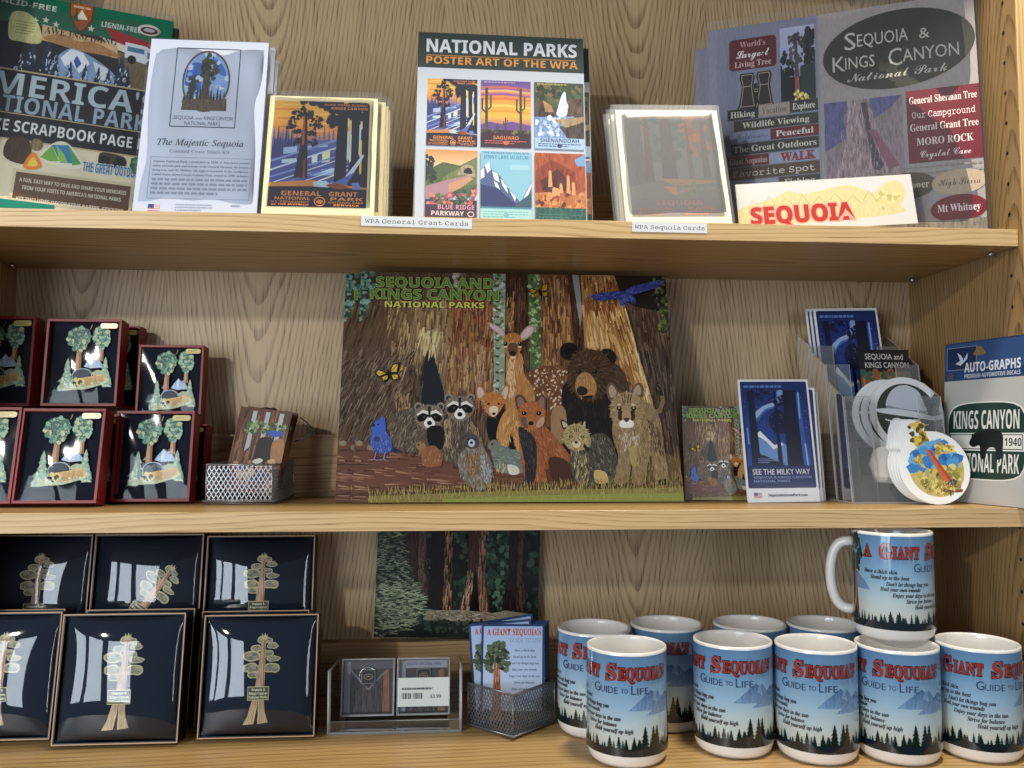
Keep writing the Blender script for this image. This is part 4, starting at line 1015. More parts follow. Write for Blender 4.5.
# ---------------------------------------------------------------- grove cards, their wash of glare put into pale ink and sleeve haze
def seq_card():
    A = Art(560, 590, 12); A.rect(0, 0, 560, 590, '#f1e7c8'); A.push(36, 26, 490, 530, 490, 530)
    A.grad(0, 0, 490, 530, [(0, '#a4ae70'), (.06, '#cc9464'), (.2, '#b09a84'), (.5, '#a09c90'), (1, '#9c9086')])
    A.dabs([(120, 30), (480, 10), (485, 180), (420, 230), (340, 190), (300, 120), (220, 60), (150, 130)], 120, 26, ['#e07a34', '#e88a44', '#c8703c', '#98947a', '#8c907c'])
    A.dabs([(100, 20), (300, 20), (320, 160), (260, 260), (140, 240)], 80, 28, ['#7c8c74', '#8a9480', '#6f8070'])
    for x0, x1, c, c2 in ((0, 95, '#85776c', '#7a6f68'), (100, 135, '#9a5c48', '#7c6a60'), (190, 260, '#8a6a5c', '#75675e'), (330, 350, '#8a7c6c', '#857a6e'), (410, 440, '#a07058', '#7f7368')): A.poly([(x0+8, 20), (x1-6, 20), (x1+10, 440), (x0-12, 440)], c, .15, c2)
    A.poly([(0, 380), (150, 350), (490, 330), (490, 460), (0, 460)], '#8f8a74'); A.poly([(160, 335), (490, 345), (490, 358), (240, 372)], '#d89a5c'); A.poly([(180, 375), (330, 385), (240, 425)], '#e8954c'); A.dabs([(200, 350), (490, 360), (490, 420), (260, 420)], 40, 12, ['#9aa06c', '#8c9484', '#b09a6c'])
    A.rect(0, 440, 490, 530, '#8c807a'); A.text('SEQUOIA', 130, 472, 24, '#d88a68', 250, style='sansb'); A.text('NATIONAL', 34, 496, 14, '#cf8a6c', 180, style='sansb'); A.text('PARK', 300, 496, 16, '#cf8a6c', 150, style='sansb'); A.greek(34, 502, 220, 524, 2, '#c8886c', .6); A.greek(280, 502, 460, 524, 2, '#c8886c', .6); A.text('SEQUOIA', 245, 18, 10, '#c88a5c', 380, 'c', 'sansb')
    A.pop(); return A
GS = 'packs of faded grove note cards on the top shelf'
q1 = pack(muted(seq_card(), .10, '#c8b8a0'), 'note_card_pack', 'pale note cards behind plastic with painted glare above the WPA Sequoia Cards label, foremost', 'card pack', GS, .121, .149, .008, 21, '#efe3c0', 'glare_haze_sleeve')
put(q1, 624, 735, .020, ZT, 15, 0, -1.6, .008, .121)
for (a, Y, ln, rl, lab) in ((621, .035, 15, -1.8, 'pale note card pack second in its row, its cream edge showing both sides'), (618, .050, 15, -2.2, 'pale note card pack third in its row behind the front one'), (626, .065, 15, -2.4, 'pale note card pack at the back of its row, right edge showing')):
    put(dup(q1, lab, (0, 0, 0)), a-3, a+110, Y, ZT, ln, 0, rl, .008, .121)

# ---------------------------------------------------------------- sticker pack at right
def sticker_art():
    A = Art(810, 660, 15)      # left sheet 0..345, right sheet 355..810
    A.rect(0, 0, 810, 660, '#8f90a0'); A.rect(0, 0, 345, 660, '#85879a', .12); A.rect(352, 0, 810, 660, '#a39a98', .12)
    for k in range(9): A.line([(60+k*4, 60), (60+k*4, 400)], 1.2, '#6c7088')
    A.rrect(68, 40, 220, 135, 12, '#5d1a24'); A.text("World's", 144, 66, 17, '#c9a0a0', 82, 'c', 'serif'); A.text('Largest', 144, 98, 24, '#efe6e2', 108, 'c', 'script', .01); A.text('Living Tree', 144, 126, 18, '#d8bcb8', 118, 'c', 'serif')
    # binoculars
    for sx in (0, 54):
        A.poly([(104+sx, 146), (146+sx, 146), (150+sx, 160), (144+sx, 186), (152+sx, 240), (158+sx, 250), (156+sx, 272), (92+sx, 272), (92+sx, 250), (98+sx, 240), (108+sx, 186), (100+sx, 160)], '#17141a')
        A.poly([(108+sx, 150), (142+sx, 150), (144+sx, 160), (139+sx, 186), (147+sx, 242), (153+sx, 252), (152+sx, 267), (97+sx, 267), (97+sx, 252), (103+sx, 242), (112+sx, 186), (106+sx, 160)], '#b4a48c')
        A.poly([(110+sx, 152), (140+sx, 152), (142+sx, 160), (137+sx, 186), (145+sx, 242), (151+sx, 252), (150+sx, 265), (99+sx, 265), (99+sx, 252), (105+sx, 242), (114+sx, 186), (108+sx, 160)], '#2c241f', .4)
        A.line([(104+sx, 246), (148+sx, 246)], 2, '#b4a48c'); A.line([(110+sx, 186), (140+sx, 186)], 2, '#b4a48c')
    A.rect(146, 180, 160, 240, '#17141a'); A.rect(148, 196, 158, 206, '#b4a48c'); A.rect(149, 198, 157, 204, '#2c241f')
    # photo of a big tree
    A.push(232, 25, 108, 220, 140, 220)
    A.grad(0, 0, 140, 130, [(0, '#b4b4cc'), (1, '#a9accc')]); A.dabs([(0, 60), (20, 70), (50, 110), (60, 220), (0, 220)], 70, 12, ['#14181a', '#1e2422', '#0e1212']); A.dabs([(100, 20), (140, 0), (140, 140), (110, 130), (95, 80)], 60, 12, ['#1c2224', '#252b2c', '#11161a'])
    A.rect(0, 150, 140, 220, '#15191a'); A.poly([(80, 120), (140, 110), (140, 220), (80, 220)], '#2c3d3c'); A.poly([(60, 30), (68, 30), (78, 215), (56, 215)], '#5c4a42', .4); A.poly([(60, 150), (72, 150), (77, 215), (58, 215)], '#a0584a', .3)
    A.dabs([(35, 30), (65, 15), (95, 30), (100, 70), (88, 110), (48, 120), (38, 80)], 60, 9, ['#4c4a48', '#3a3c3a', '#5a5450', '#2e3030'])
    A.dabs([(50, 205), (65, 190), (80, 196), (110, 210), (112, 220), (50, 220)], 22, 7, ['#f0d848', '#e0c83c', '#f6ec9c']); A.pop()
    # word strips
    def strip(x0, x1, y0, y1, c, t, tc, st, w=None, h=None): A.rect(x0, y0, x1, y1, c, .12); A.text(t, (x0+x1)/2, y1-(y1-y0)*.24, h or (y1-y0)*.55, tc, w or (x1-x0)*.8, 'c', st)
    ys = [252, 284, 319, 351, 390, 424, 462, 500, 532]
    strip(60, 158, 252, 284, '#252426', 'Hiking', '#e2ddd2', 'serif'); strip(160, 258, 248, 282, '#a89c90', 'Vacation', '#6d655c', 'serif'); strip(258, 345, 246, 280, '#3b3a32', 'Explore', '#ece6da', 'serif')
    strip(80, 345, 286, 318, '#3c3a30', 'Wildlife Viewing', '#e4ded2', 'serif', 210); strip(80, 195, 320, 350, '#8d98b6', 'Wilderness', '#4c5474', 'script', 100); strip(197, 345, 320, 352, '#6d2029', 'Peaceful', '#eee4de', 'serif', 116)
    strip(70, 345, 355, 388, '#343430', 'The Great Outdoors', '#dcd6c8', 'serif', 260); strip(60, 190, 391, 422, '#6b1f28', 'Giant Sequoias', '#d8c0bc', 'serif', 120); A.rect(190, 391, 345, 422, '#9ea4bc', .1); A.text('WALK', 226, 418, 24, '#8a2c34', 108, style='serif', off=.03)
    strip(60, 345, 425, 460, '#59452f', 'Favorite Spot', '#ece6d8', 'mono', 256); A.rect(60, 463, 215, 492, '#a4a8b8'); A.text('Camping', 190, 486, 14, '#70748c', 76, 'r', 'serifi'); strip(220, 345, 463, 495, '#43382c', 'Fishing', '#eee8dc', 'serif', 92)
    A.rect(60, 497, 345, 660, '#8a8fa8', .2)
    # right sheet
    A.push(11, 0, 810, 660, 810, 660); 
    A.ell(575, 132, 222, 112, '#3a3a34', .12, -3, 48); c = '#c4bfb4'
    A.text('S', 420, 118, 50, c, 34); A.text('EQUOIA', 458, 112, 36, c, 150); A.text('&', 640, 112, 30, c, 30); A.text('K', 382, 178, 44, c, 38); A.text('INGS', 420, 174, 34, c, 88); A.text('C', 548, 180, 50, c, 40); A.text('ANYON', 590, 172, 36, c, 160)
    A.text('National Park', 424, 212, 26, c, 290, style='script')
    A.push(352, 265, 230, 225, 230, 225); A.rect(0, 0, 230, 225, '#8f7f86', .4); A.poly([(0, 0), (230, 0), (200, 30), (60, 110), (0, 140)], '#5f608c', .4); A.poly([(70, 0), (135, 0), (160, 120), (215, 200), (220, 225), (20, 225), (60, 130)], '#a08a8c', .6); A.poly([(110, 10), (128, 10), (140, 110), (170, 190), (160, 205), (140, 200), (126, 110)], '#4a4450', .3); A.hair([(60, 0), (130, 0), (210, 210), (30, 210)], 110, 30, 95, ['#b89c9c', '#6c5c68', '#c8b0b0', '#83707a'], 2.5, 12); A.poly([(130, 90), (150, 90), (215, 195), (185, 205)], '#8a5c6c', .3); A.pop()
    A.rect(594, 258, 800, 460, '#6e2632', .1)
    for t, y, w, st in (('General Sherman Tree', 296, 190, 'serif'), ('Our Campground', 336, 176, 'mono'), ('General Grant Tree', 372, 190, 'serif'), ('MORO ROCK', 412, 158, 'serif'), ('Crystal Cave', 446, 140, 'script')): A.text(t, 697, y, 20, '#e6d6d2', w, 'c', st)
    A.greek(560, 470, 800, 520, 3, '#8f8680', .3)
    for cx, cy, rx, ry, c_, t, tc, st in ((430, 525, 80, 36, '#782430', 'Sunset', '#e6d6d2', 'serif'), (590, 520, 76, 36, '#5a5040', 'Wildflower', '#d8d0c0', 'serif'), (730, 520, 76, 34, '#b8a48c', 'High Sierra', '#5c5044', 'script'), (560, 585, 70, 34, '#a8a4b8', 'Falls', '#7c4c6c', 'serifi'), (725, 590, 78, 36, '#73242f', 'Mt Whitney', '#eee2dc', 'serif')): A.ell(cx, cy, rx, ry, c_, .1, -3, 36); A.text(t, cx, cy+8, 20, tc, rx*1.5, 'c', st)
    A.rect(352, 620, 799, 660, '#7e786c', .5); A.pop()
    return A
kA = sticker_art()
kp = thing('sticker_pack', 'large park sticker sheet in crinkled clear plastic with dark title oval, front one', 'sticker pack', group='sticker packs at right end of the top shelf')
KX0, KX1 = Vector((xat(707, .146, ZT), .146, 0)), Vector((xat(992, .022, ZT), .022, 0)); KW, KH = (KX1-KX0).length-.008, .304; KYAW = math.degrees(math.atan2(KX1.y-KX0.y, KX1.x-KX0.x))
slab('sticker_sheet', kp, KW, KH, .002, 'paper', '#8c8c98', kA, .001); sleeve(kp, KW, KH, .002, 31, .014, .004, amp=.0016)
put(kp, 719, 989, .085, ZT, 6, KYAW, -.3, .002, KW); kp.location.x = (KX0.x+KX1.x)/2; kp.location.y = .084
kp2 = dup(kp, 'large park sticker sheet in clear plastic mostly hidden behind the front one', (0, 0, 0)); put(kp2, 708, 980, .097, ZT, 6, KYAW, -.3, .002, KW); kp2.location.x = (KX0.x+KX1.x)/2-.012; kp2.location.y = .101; kp2.scale = (1, 1, .94)
# bumper sticker in front of it
A = Art(510, 150, 4); A.rect(0, 0, 510, 150, '#cdc9c4')
A.blob([(5, 80), (60, 62), (120, 45), (150, 30), (200, 40), (270, 30), (320, 22), (350, 30), (400, 50), (430, 24), (470, 18), (490, 50), (470, 90), (440, 120), (20, 130)], '#cfc28e', .1)
for k in range(9): A.line([(30+k*48, 78-(k % 3)*6), (48+k*48, 52-(k % 2)*8), (70+k*48, 80)], 2.5, '#b4a86c')
A.dabs([(400, 60), (480, 30), (480, 80), (410, 110)], 26, 9, ['#cfc284', '#d8cc90', '#b9ac70'])
A.text('SEQUOIA', 36, 126, 48, '#b02c22', 300, style='sansb', off=.03, out=.05, outc='#e2a08c')
A.rect(0, 138, 510, 150, '#cdc9c4')
bs = slab('bumper_sticker', None, .198, .062, .001, 'paper', '#cdc9c4', A, .001)
tag(bs, 'white bumper sticker printed SEQUOIA in red, leaning on the sticker pack', 'sticker')
put(bs, 741, 914, .028, ZT, 12, -10, -2.2, .001, .198)

# ---------------------------------------------------------------- shelf labels
def shelf_label(t, px0, px1, lab, roll):
    A = Art(400, 44); A.rect(0, 0, 400, 44, '#e4e6e6'); A.text(t, 200, 31, 20, '#26282c', 372, 'c', 'mono')
    z = ZT-.0062; w = xat(px1, -.0015, z)-xat(px0, -.0015, z)
    o = slab('shelf_label', None, w, .0108, .0003, 'paper', '#e4e6e6', A, .0005); tag(o, lab, 'label', 'printed labels stuck to the shelf edge')
    o.location = ((xat(px0, -.0015, z)+xat(px1, -.0015, z))/2, -.0018, z-.0054); o.rotation_euler = (0, math.radians(roll), 0)
shelf_label('WPA General Grant Cards', 361, 472, 'white shelf label reading WPA General Grant Cards', .6)
shelf_label('WPA Sequoia Cards', 632, 707, 'white shelf label reading WPA Sequoia Cards', .2)
# ================================================================ animal poster
def pwarp(x, y):
    t = (y-40)/613; l = 112-27*t; r = 932+48*t
    return ((x-l)/(r-l)*900, t*640)
def animal_art(A, dens=1.0):
    """forest animals, drawn in the coordinates of the photographed poster"""
    R = A.R
    def hair(P, n, *a, **k): A.hair(P, int(n*dens), *a, **k)
    def dabs(P, n, *a, **k): A.dabs(P, int(n*dens), *a, **k)
    # ---- forest
    A.poly([(40, 30), (990, 30), (990, 660), (40, 660)], '#453528')
    A.poly([(40, 30), (470, 30), (470, 520), (30, 520)], '#5a4636', .15)
    L = [(40, 30), (470, 30), (470, 500), (40, 510)]
    ang = lambda x, y: 92+max(0, (330-x))*.075+max(0, y-200)*.02
    def barkcol(x, y, R):
        t = math.exp(-((x-330)/120)**2-((y-190)/90)**2)
        d = math.exp(-((x-90)/90)**2)
        return mixc(mixc(R.choice(['#4b392c', '#5d4838', '#6d5744', '#3b2d24', '#7a654d', '#584536']), '#a88c62', t*.75), '#33291f', d*.4)
    hair(L, 1500, 55, ang, barkcol, 5, 5)
    hair([(180, 100), (470, 90), (460, 300), (200, 330)], 300, 40, ang, ['#8f7857', '#a58b63', '#6f5a45', '#b79c6e'], 4, 6)
    hair([(40, 250), (260, 250), (230, 500), (40, 505)], 420, 30, lambda x, y: 120, ['#5f5344', '#736553', '#473b30', '#85765f', '#302820'], 3, 12)
    rd = [(345, 95), (462, 60), (466, 380), (420, 400), (335, 380)]
    hair(rd, 420, 50, 93, ['#7c4632', '#6a3b2b', '#92583c', '#55301f', '#a06b48', '#8a6a4c'], 4.5, 4)
    hair([(340, 230), (462, 230), (462, 380), (340, 390)], 160, 35, 92, ['#a5835a', '#8c6a48', '#6e4c34', '#b8976a'], 4, 5)
    A.blob([(262, 410), (268, 340), (283, 270), (296, 262), (310, 300), (330, 400)], '#20252a'); hair([(240, 300), (280, 290), (268, 400), (240, 400)], 50, 30, 96, ['#3a3028', '#584a3a'], 4, 5)
    hair([(270, 190), (330, 200), (310, 265), (262, 260)], 60, 30, 100, ['#c4b282', '#a8946a', '#d2c496'], 5, 8)
    hair([(200, 370), (240, 370), (236, 440), (204, 440)], 40, 20, 95, ['#a48a62', '#8a7250'], 4, 8)
    dabs([(60, 36), (120, 36), (125, 120), (100, 200), (70, 190)], 160, 8, ['#2f4a42', '#46665a', '#1f3029', '#5d7d6c', '#6f9080'])
    dabs([(105, 36), (150, 36), (145, 110), (110, 180), (95, 150)], 90, 7, ['#54786c', '#6d9484', '#2c453a', '#86a898'])
    dabs([(355, 36), (370, 36), (385, 90), (360, 110)], 24, 6, ['#b0a890', '#8d9484', '#c8c0a8'])
    # gaps of light between trunks
    A.poly([(462, 36), (496, 36), (492, 380), (464, 380)], '#8b9a86'); dabs([(464, 36), (494, 36), (490, 375), (466, 375)], 120, 6, ['#a9b6a2', '#c2cabc', '#5f7a52', '#7d9468', '#8fa08c', '#4c6440'])
    for y in range(50, 360, 22): A.poly([(468, y), (480, y+3), (476, y+8), (468, y+6)], '#3f4a3c')
    A.poly([(496, 36), (556, 36), (562, 340), (494, 360)], '#3d2a21'); hair([(498, 40), (554, 40), (558, 330), (498, 340)], 170, 40, 91, ['#46302a', '#583d2f', '#2d1f1a', '#6a4a38'], 4, 3)
    hair([(500, 90), (520, 90), (516, 190), (500, 190)], 36, 26, 95, ['#9c7650', '#b58e62', '#7c5a40'], 4, 4)
    A.poly([(556, 36), (592, 36), (594, 320), (562, 330)], '#52683f'); dabs([(558, 40), (590, 40), (592, 315), (563, 320)], 150, 6, ['#6c8a4e', '#4a6440', '#87a468', '#9fb488', '#37502e'])
    A.poly([(590, 36), (672, 36), (700, 320), (592, 320)], '#6e4a33'); hair([(592, 40), (668, 40), (694, 300), (594, 300)], 330, 42, 89, ['#7c5438', '#8f6542', '#5a3a28', '#a87c50', '#452c20', '#b58a5c'], 4.5, 3)
    A.poly([(664, 36), (700, 36), (720, 300), (690, 330)], '#3b2a22'); hair([(668, 40), (700, 40), (715, 300), (695, 310)], 80, 40, 86, ['#4c372c', '#5f4636', '#2a1d18'], 4, 3)
    A.poly([(676, 36), (694, 36), (704, 150), (698, 190)], '#8d8d8c')
    BT = [(700, 36), (798, 36), (896, 385), (870, 420), (715, 350)]
    A.poly(BT, '#a27646'); hair(BT, 700, 46, lambda x, y: 84-(x-700)*.09, lambda x, y, R: mixc(R.choice(['#b1854e', '#8e6238', '#c79b60', '#774a2a', '#d6b076', '#9c6c3e']), '#e0bd84', .5*max(0, math.sin((x-700)*.045))*(1 if y > 120 else .3)), 5, 4)
    hair([(704, 40), (790, 40), (800, 130), (712, 150)], 120, 30, 86, ['#7c4a2c', '#5f3822', '#985f38'], 5, 4)
    hair([(800, 50), (812, 100), (896, 370), (878, 380)], 60, 40, 76, ['#e6cd9c', '#d9b87c', '#b8925a'], 4, 3)
    A.poly([(796, 36), (990, 36), (990, 560), (945, 540), (880, 340)], '#44362c'); hair([(800, 40), (980, 40), (985, 540), (940, 535), (886, 350)], 520, 46, 82, ['#4d3e33', '#5e4c3e', '#382b23', '#6d594a', '#2a2019'], 4.5, 4)
    A.poly([(790, 36), (940, 36), (946, 150), (850, 130), (815, 110)], '#211d1a'); dabs([(880, 40), (940, 45), (945, 230), (905, 180), (900, 120)], 60, 7, ['#3c4a30', '#5c6a40', '#2a3224', '#7a7c48'])
    # ---- ground
    G = [(30, 512), (200, 505), (330, 540), (600, 545), (985, 545), (990, 660), (30, 660)]
    A.poly([(30, 500), (260, 505), (480, 530), (990, 548), (990, 660), (30, 660)], '#6a4638'); hair(G, 520, 46, 2, ['#7c5545', '#5c3a2f', '#8f6752', '#4a2e26', '#a07a62', '#70493b'], 4, 8)
    A.poly([(815, 470), (955, 540), (985, 550), (985, 610), (815, 600)], '#6b5638'); hair([(820, 480), (950, 545), (985, 552), (985, 600), (820, 600)], 120, 24, -80, ['#8a7446', '#6c5a38', '#a08a54'], 3, 20)
    for x, y in ((70, 512), (105, 505), (55, 520), (135, 516)): A.ell(x, y, 10, 7, '#8a7c6a', .2)
    # ---- deer
    fur = ['#a86c3c', '#8f5830', '#b87e4c', '#76472a']
    body = A.blob([(545, 330), (580, 305), (630, 298), (662, 312), (668, 380), (660, 450), (560, 460), (540, 400)], '#6d452c', .2)
    hair(body, 200, 16, 80, ['#7c5034', '#8c5f40', '#5a3824', '#9c6e4a'], 3, 20)
    for k in range(int(110*dens)):
        x, y = R.uniform(560, 662), R.uniform(310, 415)
        if pip(x, y, body): A.ell(x, y, R.uniform(1.5, 3.2), R.uniform(1.5, 4), '#d9c4a4', 0, 20, 7)
    neck = A.blob([(500, 268), (538, 268), (545, 320), (572, 370), (570, 440), (500, 440), (497, 340)], '#b07a48', .2)
    hair(neck, 170, 18, 88, ['#c08a54', '#9a6638', '#d0a070', '#b0784a'], 3, 14); hair([(500, 280), (520, 280), (520, 380), (500, 380)], 70, 16, 90, ['#dcbc90', '#cda674'], 3, 10)
    for sx, P in ((-1, [(492, 225), (478, 215), (455, 196), (447, 182), (460, 184), (482, 195), (494, 212)]), (1, [(532, 228), (538, 210), (552, 192), (570, 186), (575, 196), (566, 215), (545, 230)])):
        A.blob(P, '#a8947e'); c = (sum(p[0] for p in P)/7, sum(p[1] for p in P)/7); A.blob([(c[0]+(x-c[0])*.75, c[1]+(y-c[1])*.72) for x, y in P], '#c9aeb4', .1)
    hd = A.blob([(492, 225), (505, 211), (525, 211), (538, 225), (537, 250), (528, 276), (515, 284), (502, 276), (490, 250)], '#a8703e', .15)
    hair(hd, 110, 9, 90, ['#b8824c', '#945a30', '#c89460', '#86502c'], 2.2, 25)
    A.blob([(505, 240), (525, 240), (527, 262), (515, 276), (502, 262)], '#5c4636', .2); A.ell(515, 267, 9, 7, '#1c1816'); A.ell(515, 278, 8, 4, '#cdbfae')
    for x in (495, 534): A.ell(x, 240, 5.5, 6, '#120e0c'); A.ell(x-1, 238, 1.4, 1.4, '#d8d4cc', 0, 0, 6); A.ell(x, 249, 5, 2.5, '#d6bf9c', 0, 0, 10)
    # ---- bear
    bod = A.blob([(662, 340), (790, 320), (830, 360), (825, 430), (790, 470), (800, 600), (700, 600), (655, 520), (648, 420)], '#1e1916'); hair(bod, 240, 20, 88, ['#2a2320', '#17120f', '#35291f', '#221b18'], 3, 20)
    bk_ = A.blob([(770, 290), (805, 300), (830, 350), (826, 375), (790, 360)], '#4a3828'); hair(bk_, 60, 14, 60, ['#5c4630', '#3c2d20'], 3, 15)
    for x, y in ((667, 260), (771, 276)): e = A.ell(x, y, 25, 25, '#1b1512'); A.ell(x+(3 if x < 700 else -3), y+4, 15, 15, '#0d0a09')
    hd = A.blob([(668, 285), (690, 262), (725, 254), (760, 264), (788, 300), (788, 345), (765, 375), (735, 392), (705, 388), (678, 365), (664, 325)], '#43301f', .15)
    hair(hd, 420, 13, lambda x, y: math.degrees(math.atan2(y-300, x-722)), ['#4c3722', '#5c442c', '#38281b', '#6a5034', '#2e2016'], 2.6, 30)
    mz = A.blob([(690, 330), (705, 318), (722, 320), (738, 340), (742, 365), (730, 384), (705, 386), (688, 372), (684, 350)], '#a97c4c', .15); hair(mz, 90, 8, 90, ['#b98c5a', '#98693c', '#cca26e', '#86582f'], 2, 30)
    A.blob([(688, 362), (700, 354), (716, 362), (716, 374), (702, 380), (690, 374)], '#2a1f1a'); A.poly([(700, 382), (735, 378), (728, 386), (708, 390)], '#1d1512')
    for x, y in ((693, 316), (737, 315)): A.ell(x, y, 7, 5, '#17100c'); A.ell(x-1, y-1, 1.6, 1.6, '#8a6a4a', 0, 0, 6)
    # ---- coyote pup
    A.blob([(445, 440), (470, 420), (500, 418), (530, 430), (540, 520), (480, 525), (448, 490)], '#171615')
    pb = A.blob([(487, 430), (512, 412), (540, 430), (548, 500), (552, 540), (530, 540), (510, 480), (500, 520), (478, 520), (470, 480)], '#b98650', .15); hair(pb, 150, 14, 90, ['#c8965e', '#a36f3e', '#d8b080', '#8f6238'], 2.6, 20)
    for P in ([(420, 395), (415, 360), (428, 354), (444, 378)], [(478, 380), (492, 354), (505, 352), (503, 380), (492, 400)]): A.blob(P, '#a8744a'); c = (sum(p[0] for p in P)/len(P), sum(p[1] for p in P)/len(P)); A.blob([(c[0]+(x-c[0])*.65, c[1]+(y-c[1])*.7) for x, y in P], '#cdb4a4', .1)
    hd = A.blob([(430, 390), (445, 375), (462, 372), (480, 377), (493, 395), (482, 418), (468, 435), (456, 436), (440, 420)], '#b8763e', .15); hair(hd, 120, 8, lambda x, y: math.degrees(math.atan2(y-390, x-462)), ['#c4844a', '#a2622f', '#d0a070', '#8f5530'], 2, 25)
    A.blob([(450, 415), (462, 408), (475, 415), (468, 434), (456, 434)], '#e0ccb0'); A.ell(463, 429, 5, 4, '#1a1412')
    for x in (449, 476): A.ell(x, 403, 4, 3, '#2a1c10')
    # ---- raccoons
    rb_ = A.blob([(185, 440), (230, 418), (275, 412), (310, 430), (332, 480), (322, 530), (250, 530), (195, 510)], '#5c5044', .2); hair(rb_, 300, 15, 110, ['#6b5f52', '#7f7264', '#4a4038', '#938674', '#38302a'], 2.4, 22)
    rb2 = A.blob([(330, 450), (352, 432), (395, 432), (412, 460), (440, 520), (425, 545), (345, 555), (322, 520)], '#574b40', .2); hair(rb2, 280, 15, 92, ['#6b5f52', '#857868', '#483d34', '#9c8e7a', '#342c26'], 2.4, 20); hair([(330, 440), (352, 440), (345, 520), (330, 500)], 60, 13, 95, ['#a08a68', '#b89f7a'], 2.4, 14); hair([(395, 440), (425, 470), (430, 520), (410, 500)], 60, 13, 80, ['#8f785a', '#a88e6a'], 2.4, 14)
    def coon(cx, cy, s):
        for sx in (-1, 1): A.ell(cx+sx*30*s, cy-30*s, 11*s, 11*s, '#8d857a'); A.ell(cx+sx*30*s, cy-28*s, 7*s, 7*s, '#3a332e')
        h_ = A.blob([(cx-40*s, cy-6*s), (cx-28*s, cy-28*s), (cx, cy-34*s), (cx+28*s, cy-28*s), (cx+40*s, cy-6*s), (cx+32*s, cy+16*s), (cx+12*s, cy+30*s), (cx-12*s, cy+30*s), (cx-32*s, cy+16*s)], '#7b7063', .15)
        hair(h_, 110*s, 8, lambda x, y: math.degrees(math.atan2(y-cy, x-cx)), ['#8c8173', '#6a5f54', '#a39886', '#564c43'], 2, 25)
        for sx in (-1, 1):
            A.poly([(cx+sx*2*s, cy-16*s), (cx+sx*18*s, cy-21*s), (cx+sx*36*s, cy-8*s), (cx+sx*32*s, cy-6*s), (cx+sx*18*s, cy-13*s), (cx+sx*3*s, cy-8*s)], '#e6e1d6')
            A.blob([(cx+sx*3*s, cy-6*s), (cx+sx*18*s, cy-12*s), (cx+sx*34*s, cy+0*s), (cx+sx*26*s, cy+11*s), (cx+sx*11*s, cy+6*s)], '#16130f'); A.ell(cx+sx*15*s, cy-2*s, 3*s, 3*s, '#5a4a34', 0, 0, 8)
        A.blob([(cx-15*s, cy+14*s), (cx-4*s, cy-2*s), (cx+4*s, cy-2*s), (cx+15*s, cy+14*s), (cx+8*s, cy+25*s), (cx-8*s, cy+25*s)], '#ece8df'); A.poly([(cx-4*s, cy-30*s), (cx+4*s, cy-30*s), (cx+3*s, cy), (cx-3*s, cy)], '#2a241f'); A.ell(cx, cy+14*s, 7*s, 6*s, '#14110f')
    coon(291, 440, .98); A.blob([(285, 470), (305, 460), (330, 470), (325, 520), (290, 510)], '#1d1a18'); coon(372, 417, 1.0)
    # ---- chipmunk, marmot, rabbit
    cb = A.blob([(270, 545), (262, 525), (268, 508), (282, 515), (305, 512), (325, 535), (320, 560), (290, 566), (272, 560)], '#8f5f3c', .15); hair(cb, 60, 9, 100, ['#98704e', '#735038', '#b08c68'], 2, 22); A.ell(268, 512, 13, 11, '#9a7450'); A.ell(262, 510, 2.2, 2.2, '#120e0a', 0, 0, 7); A.ell(272, 500, 4, 5, '#7a5638')
    mb_ = A.blob([(385, 520), (400, 495), (425, 505), (450, 540), (460, 575), (448, 610), (408, 618), (380, 595), (366, 560), (370, 535)], '#7d7264', .2); hair(mb_, 220, 13, 95, ['#8d8272', '#a89c8a', '#6a5f52', '#54493e', '#9aa0a2'], 2.6, 22); hair([(385, 530), (425, 525), (430, 580), (395, 590)], 90, 11, 92, ['#8a6842', '#a07e54', '#6c4e32'], 2.4, 22); hair([(425, 520), (458, 570), (450, 610), (432, 600)], 60, 12, 80, ['#9fa4ac', '#b8bcc2', '#7c8088'], 2.4, 18)
    A.blob([(384, 505), (390, 488), (403, 480), (418, 488), (424, 506), (412, 518), (394, 518)], '#4a4a54'); A.ell(403, 505, 9, 10, '#c4c8ce'); A.ell(403, 504, 4, 4, '#16161a'); A.ell(394, 496, 2.5, 2.5, '#0d0d0d', 0, 0, 7); A.ell(413, 496, 2.5, 2.5, '#0d0d0d', 0, 0, 7)
    rbt = A.blob([(450, 505), (465, 496), (478, 508), (500, 518), (535, 530), (558, 555), (558, 578), (510, 582), (470, 575), (458, 540)], '#6d7a74', .15); hair(rbt, 130, 11, 20, ['#7f8d86', '#5c6a66', '#93a29a', '#8a8a78'], 2.3, 22); A.ell(463, 512, 17, 14, '#767a6c', .1); A.ell(458, 508, 3, 3, '#0f0d0b', 0, 0, 8); A.ell(553, 573, 10, 9, '#efece6'); hair([(470, 550), (500, 560), (495, 580), (465, 575)], 30, 10, 90, ['#c8b48c', '#a8946c'], 2.2, 20); A.blob([(500, 560), (525, 565), (530, 582), (505, 584)], '#d8d0c0', .1)
    # ---- jay
    A.poly([(185, 515), (205, 520), (220, 530), (196, 528)], '#1f2c48')
    jb = A.blob([(140, 480), (150, 470), (172, 472), (188, 495), (192, 518), (178, 530), (155, 530), (138, 515), (134, 495)], '#4660ac', .1); hair(jb, 110, 8, 90, ['#5674bc', '#3d569c', '#7490cc', '#344a84'], 2, 25)
    A.blob([(140, 478), (144, 455), (155, 447), (170, 438), (174, 450), (174, 478), (160, 484)], '#4666c0'); A.poly([(146, 456), (134, 461), (147, 464)], '#23242c'); A.ell(155, 458, 2.4, 2.4, '#0c0c10', 0, 0, 8); A.ell(152, 495, 9, 7, '#35497c', .1)
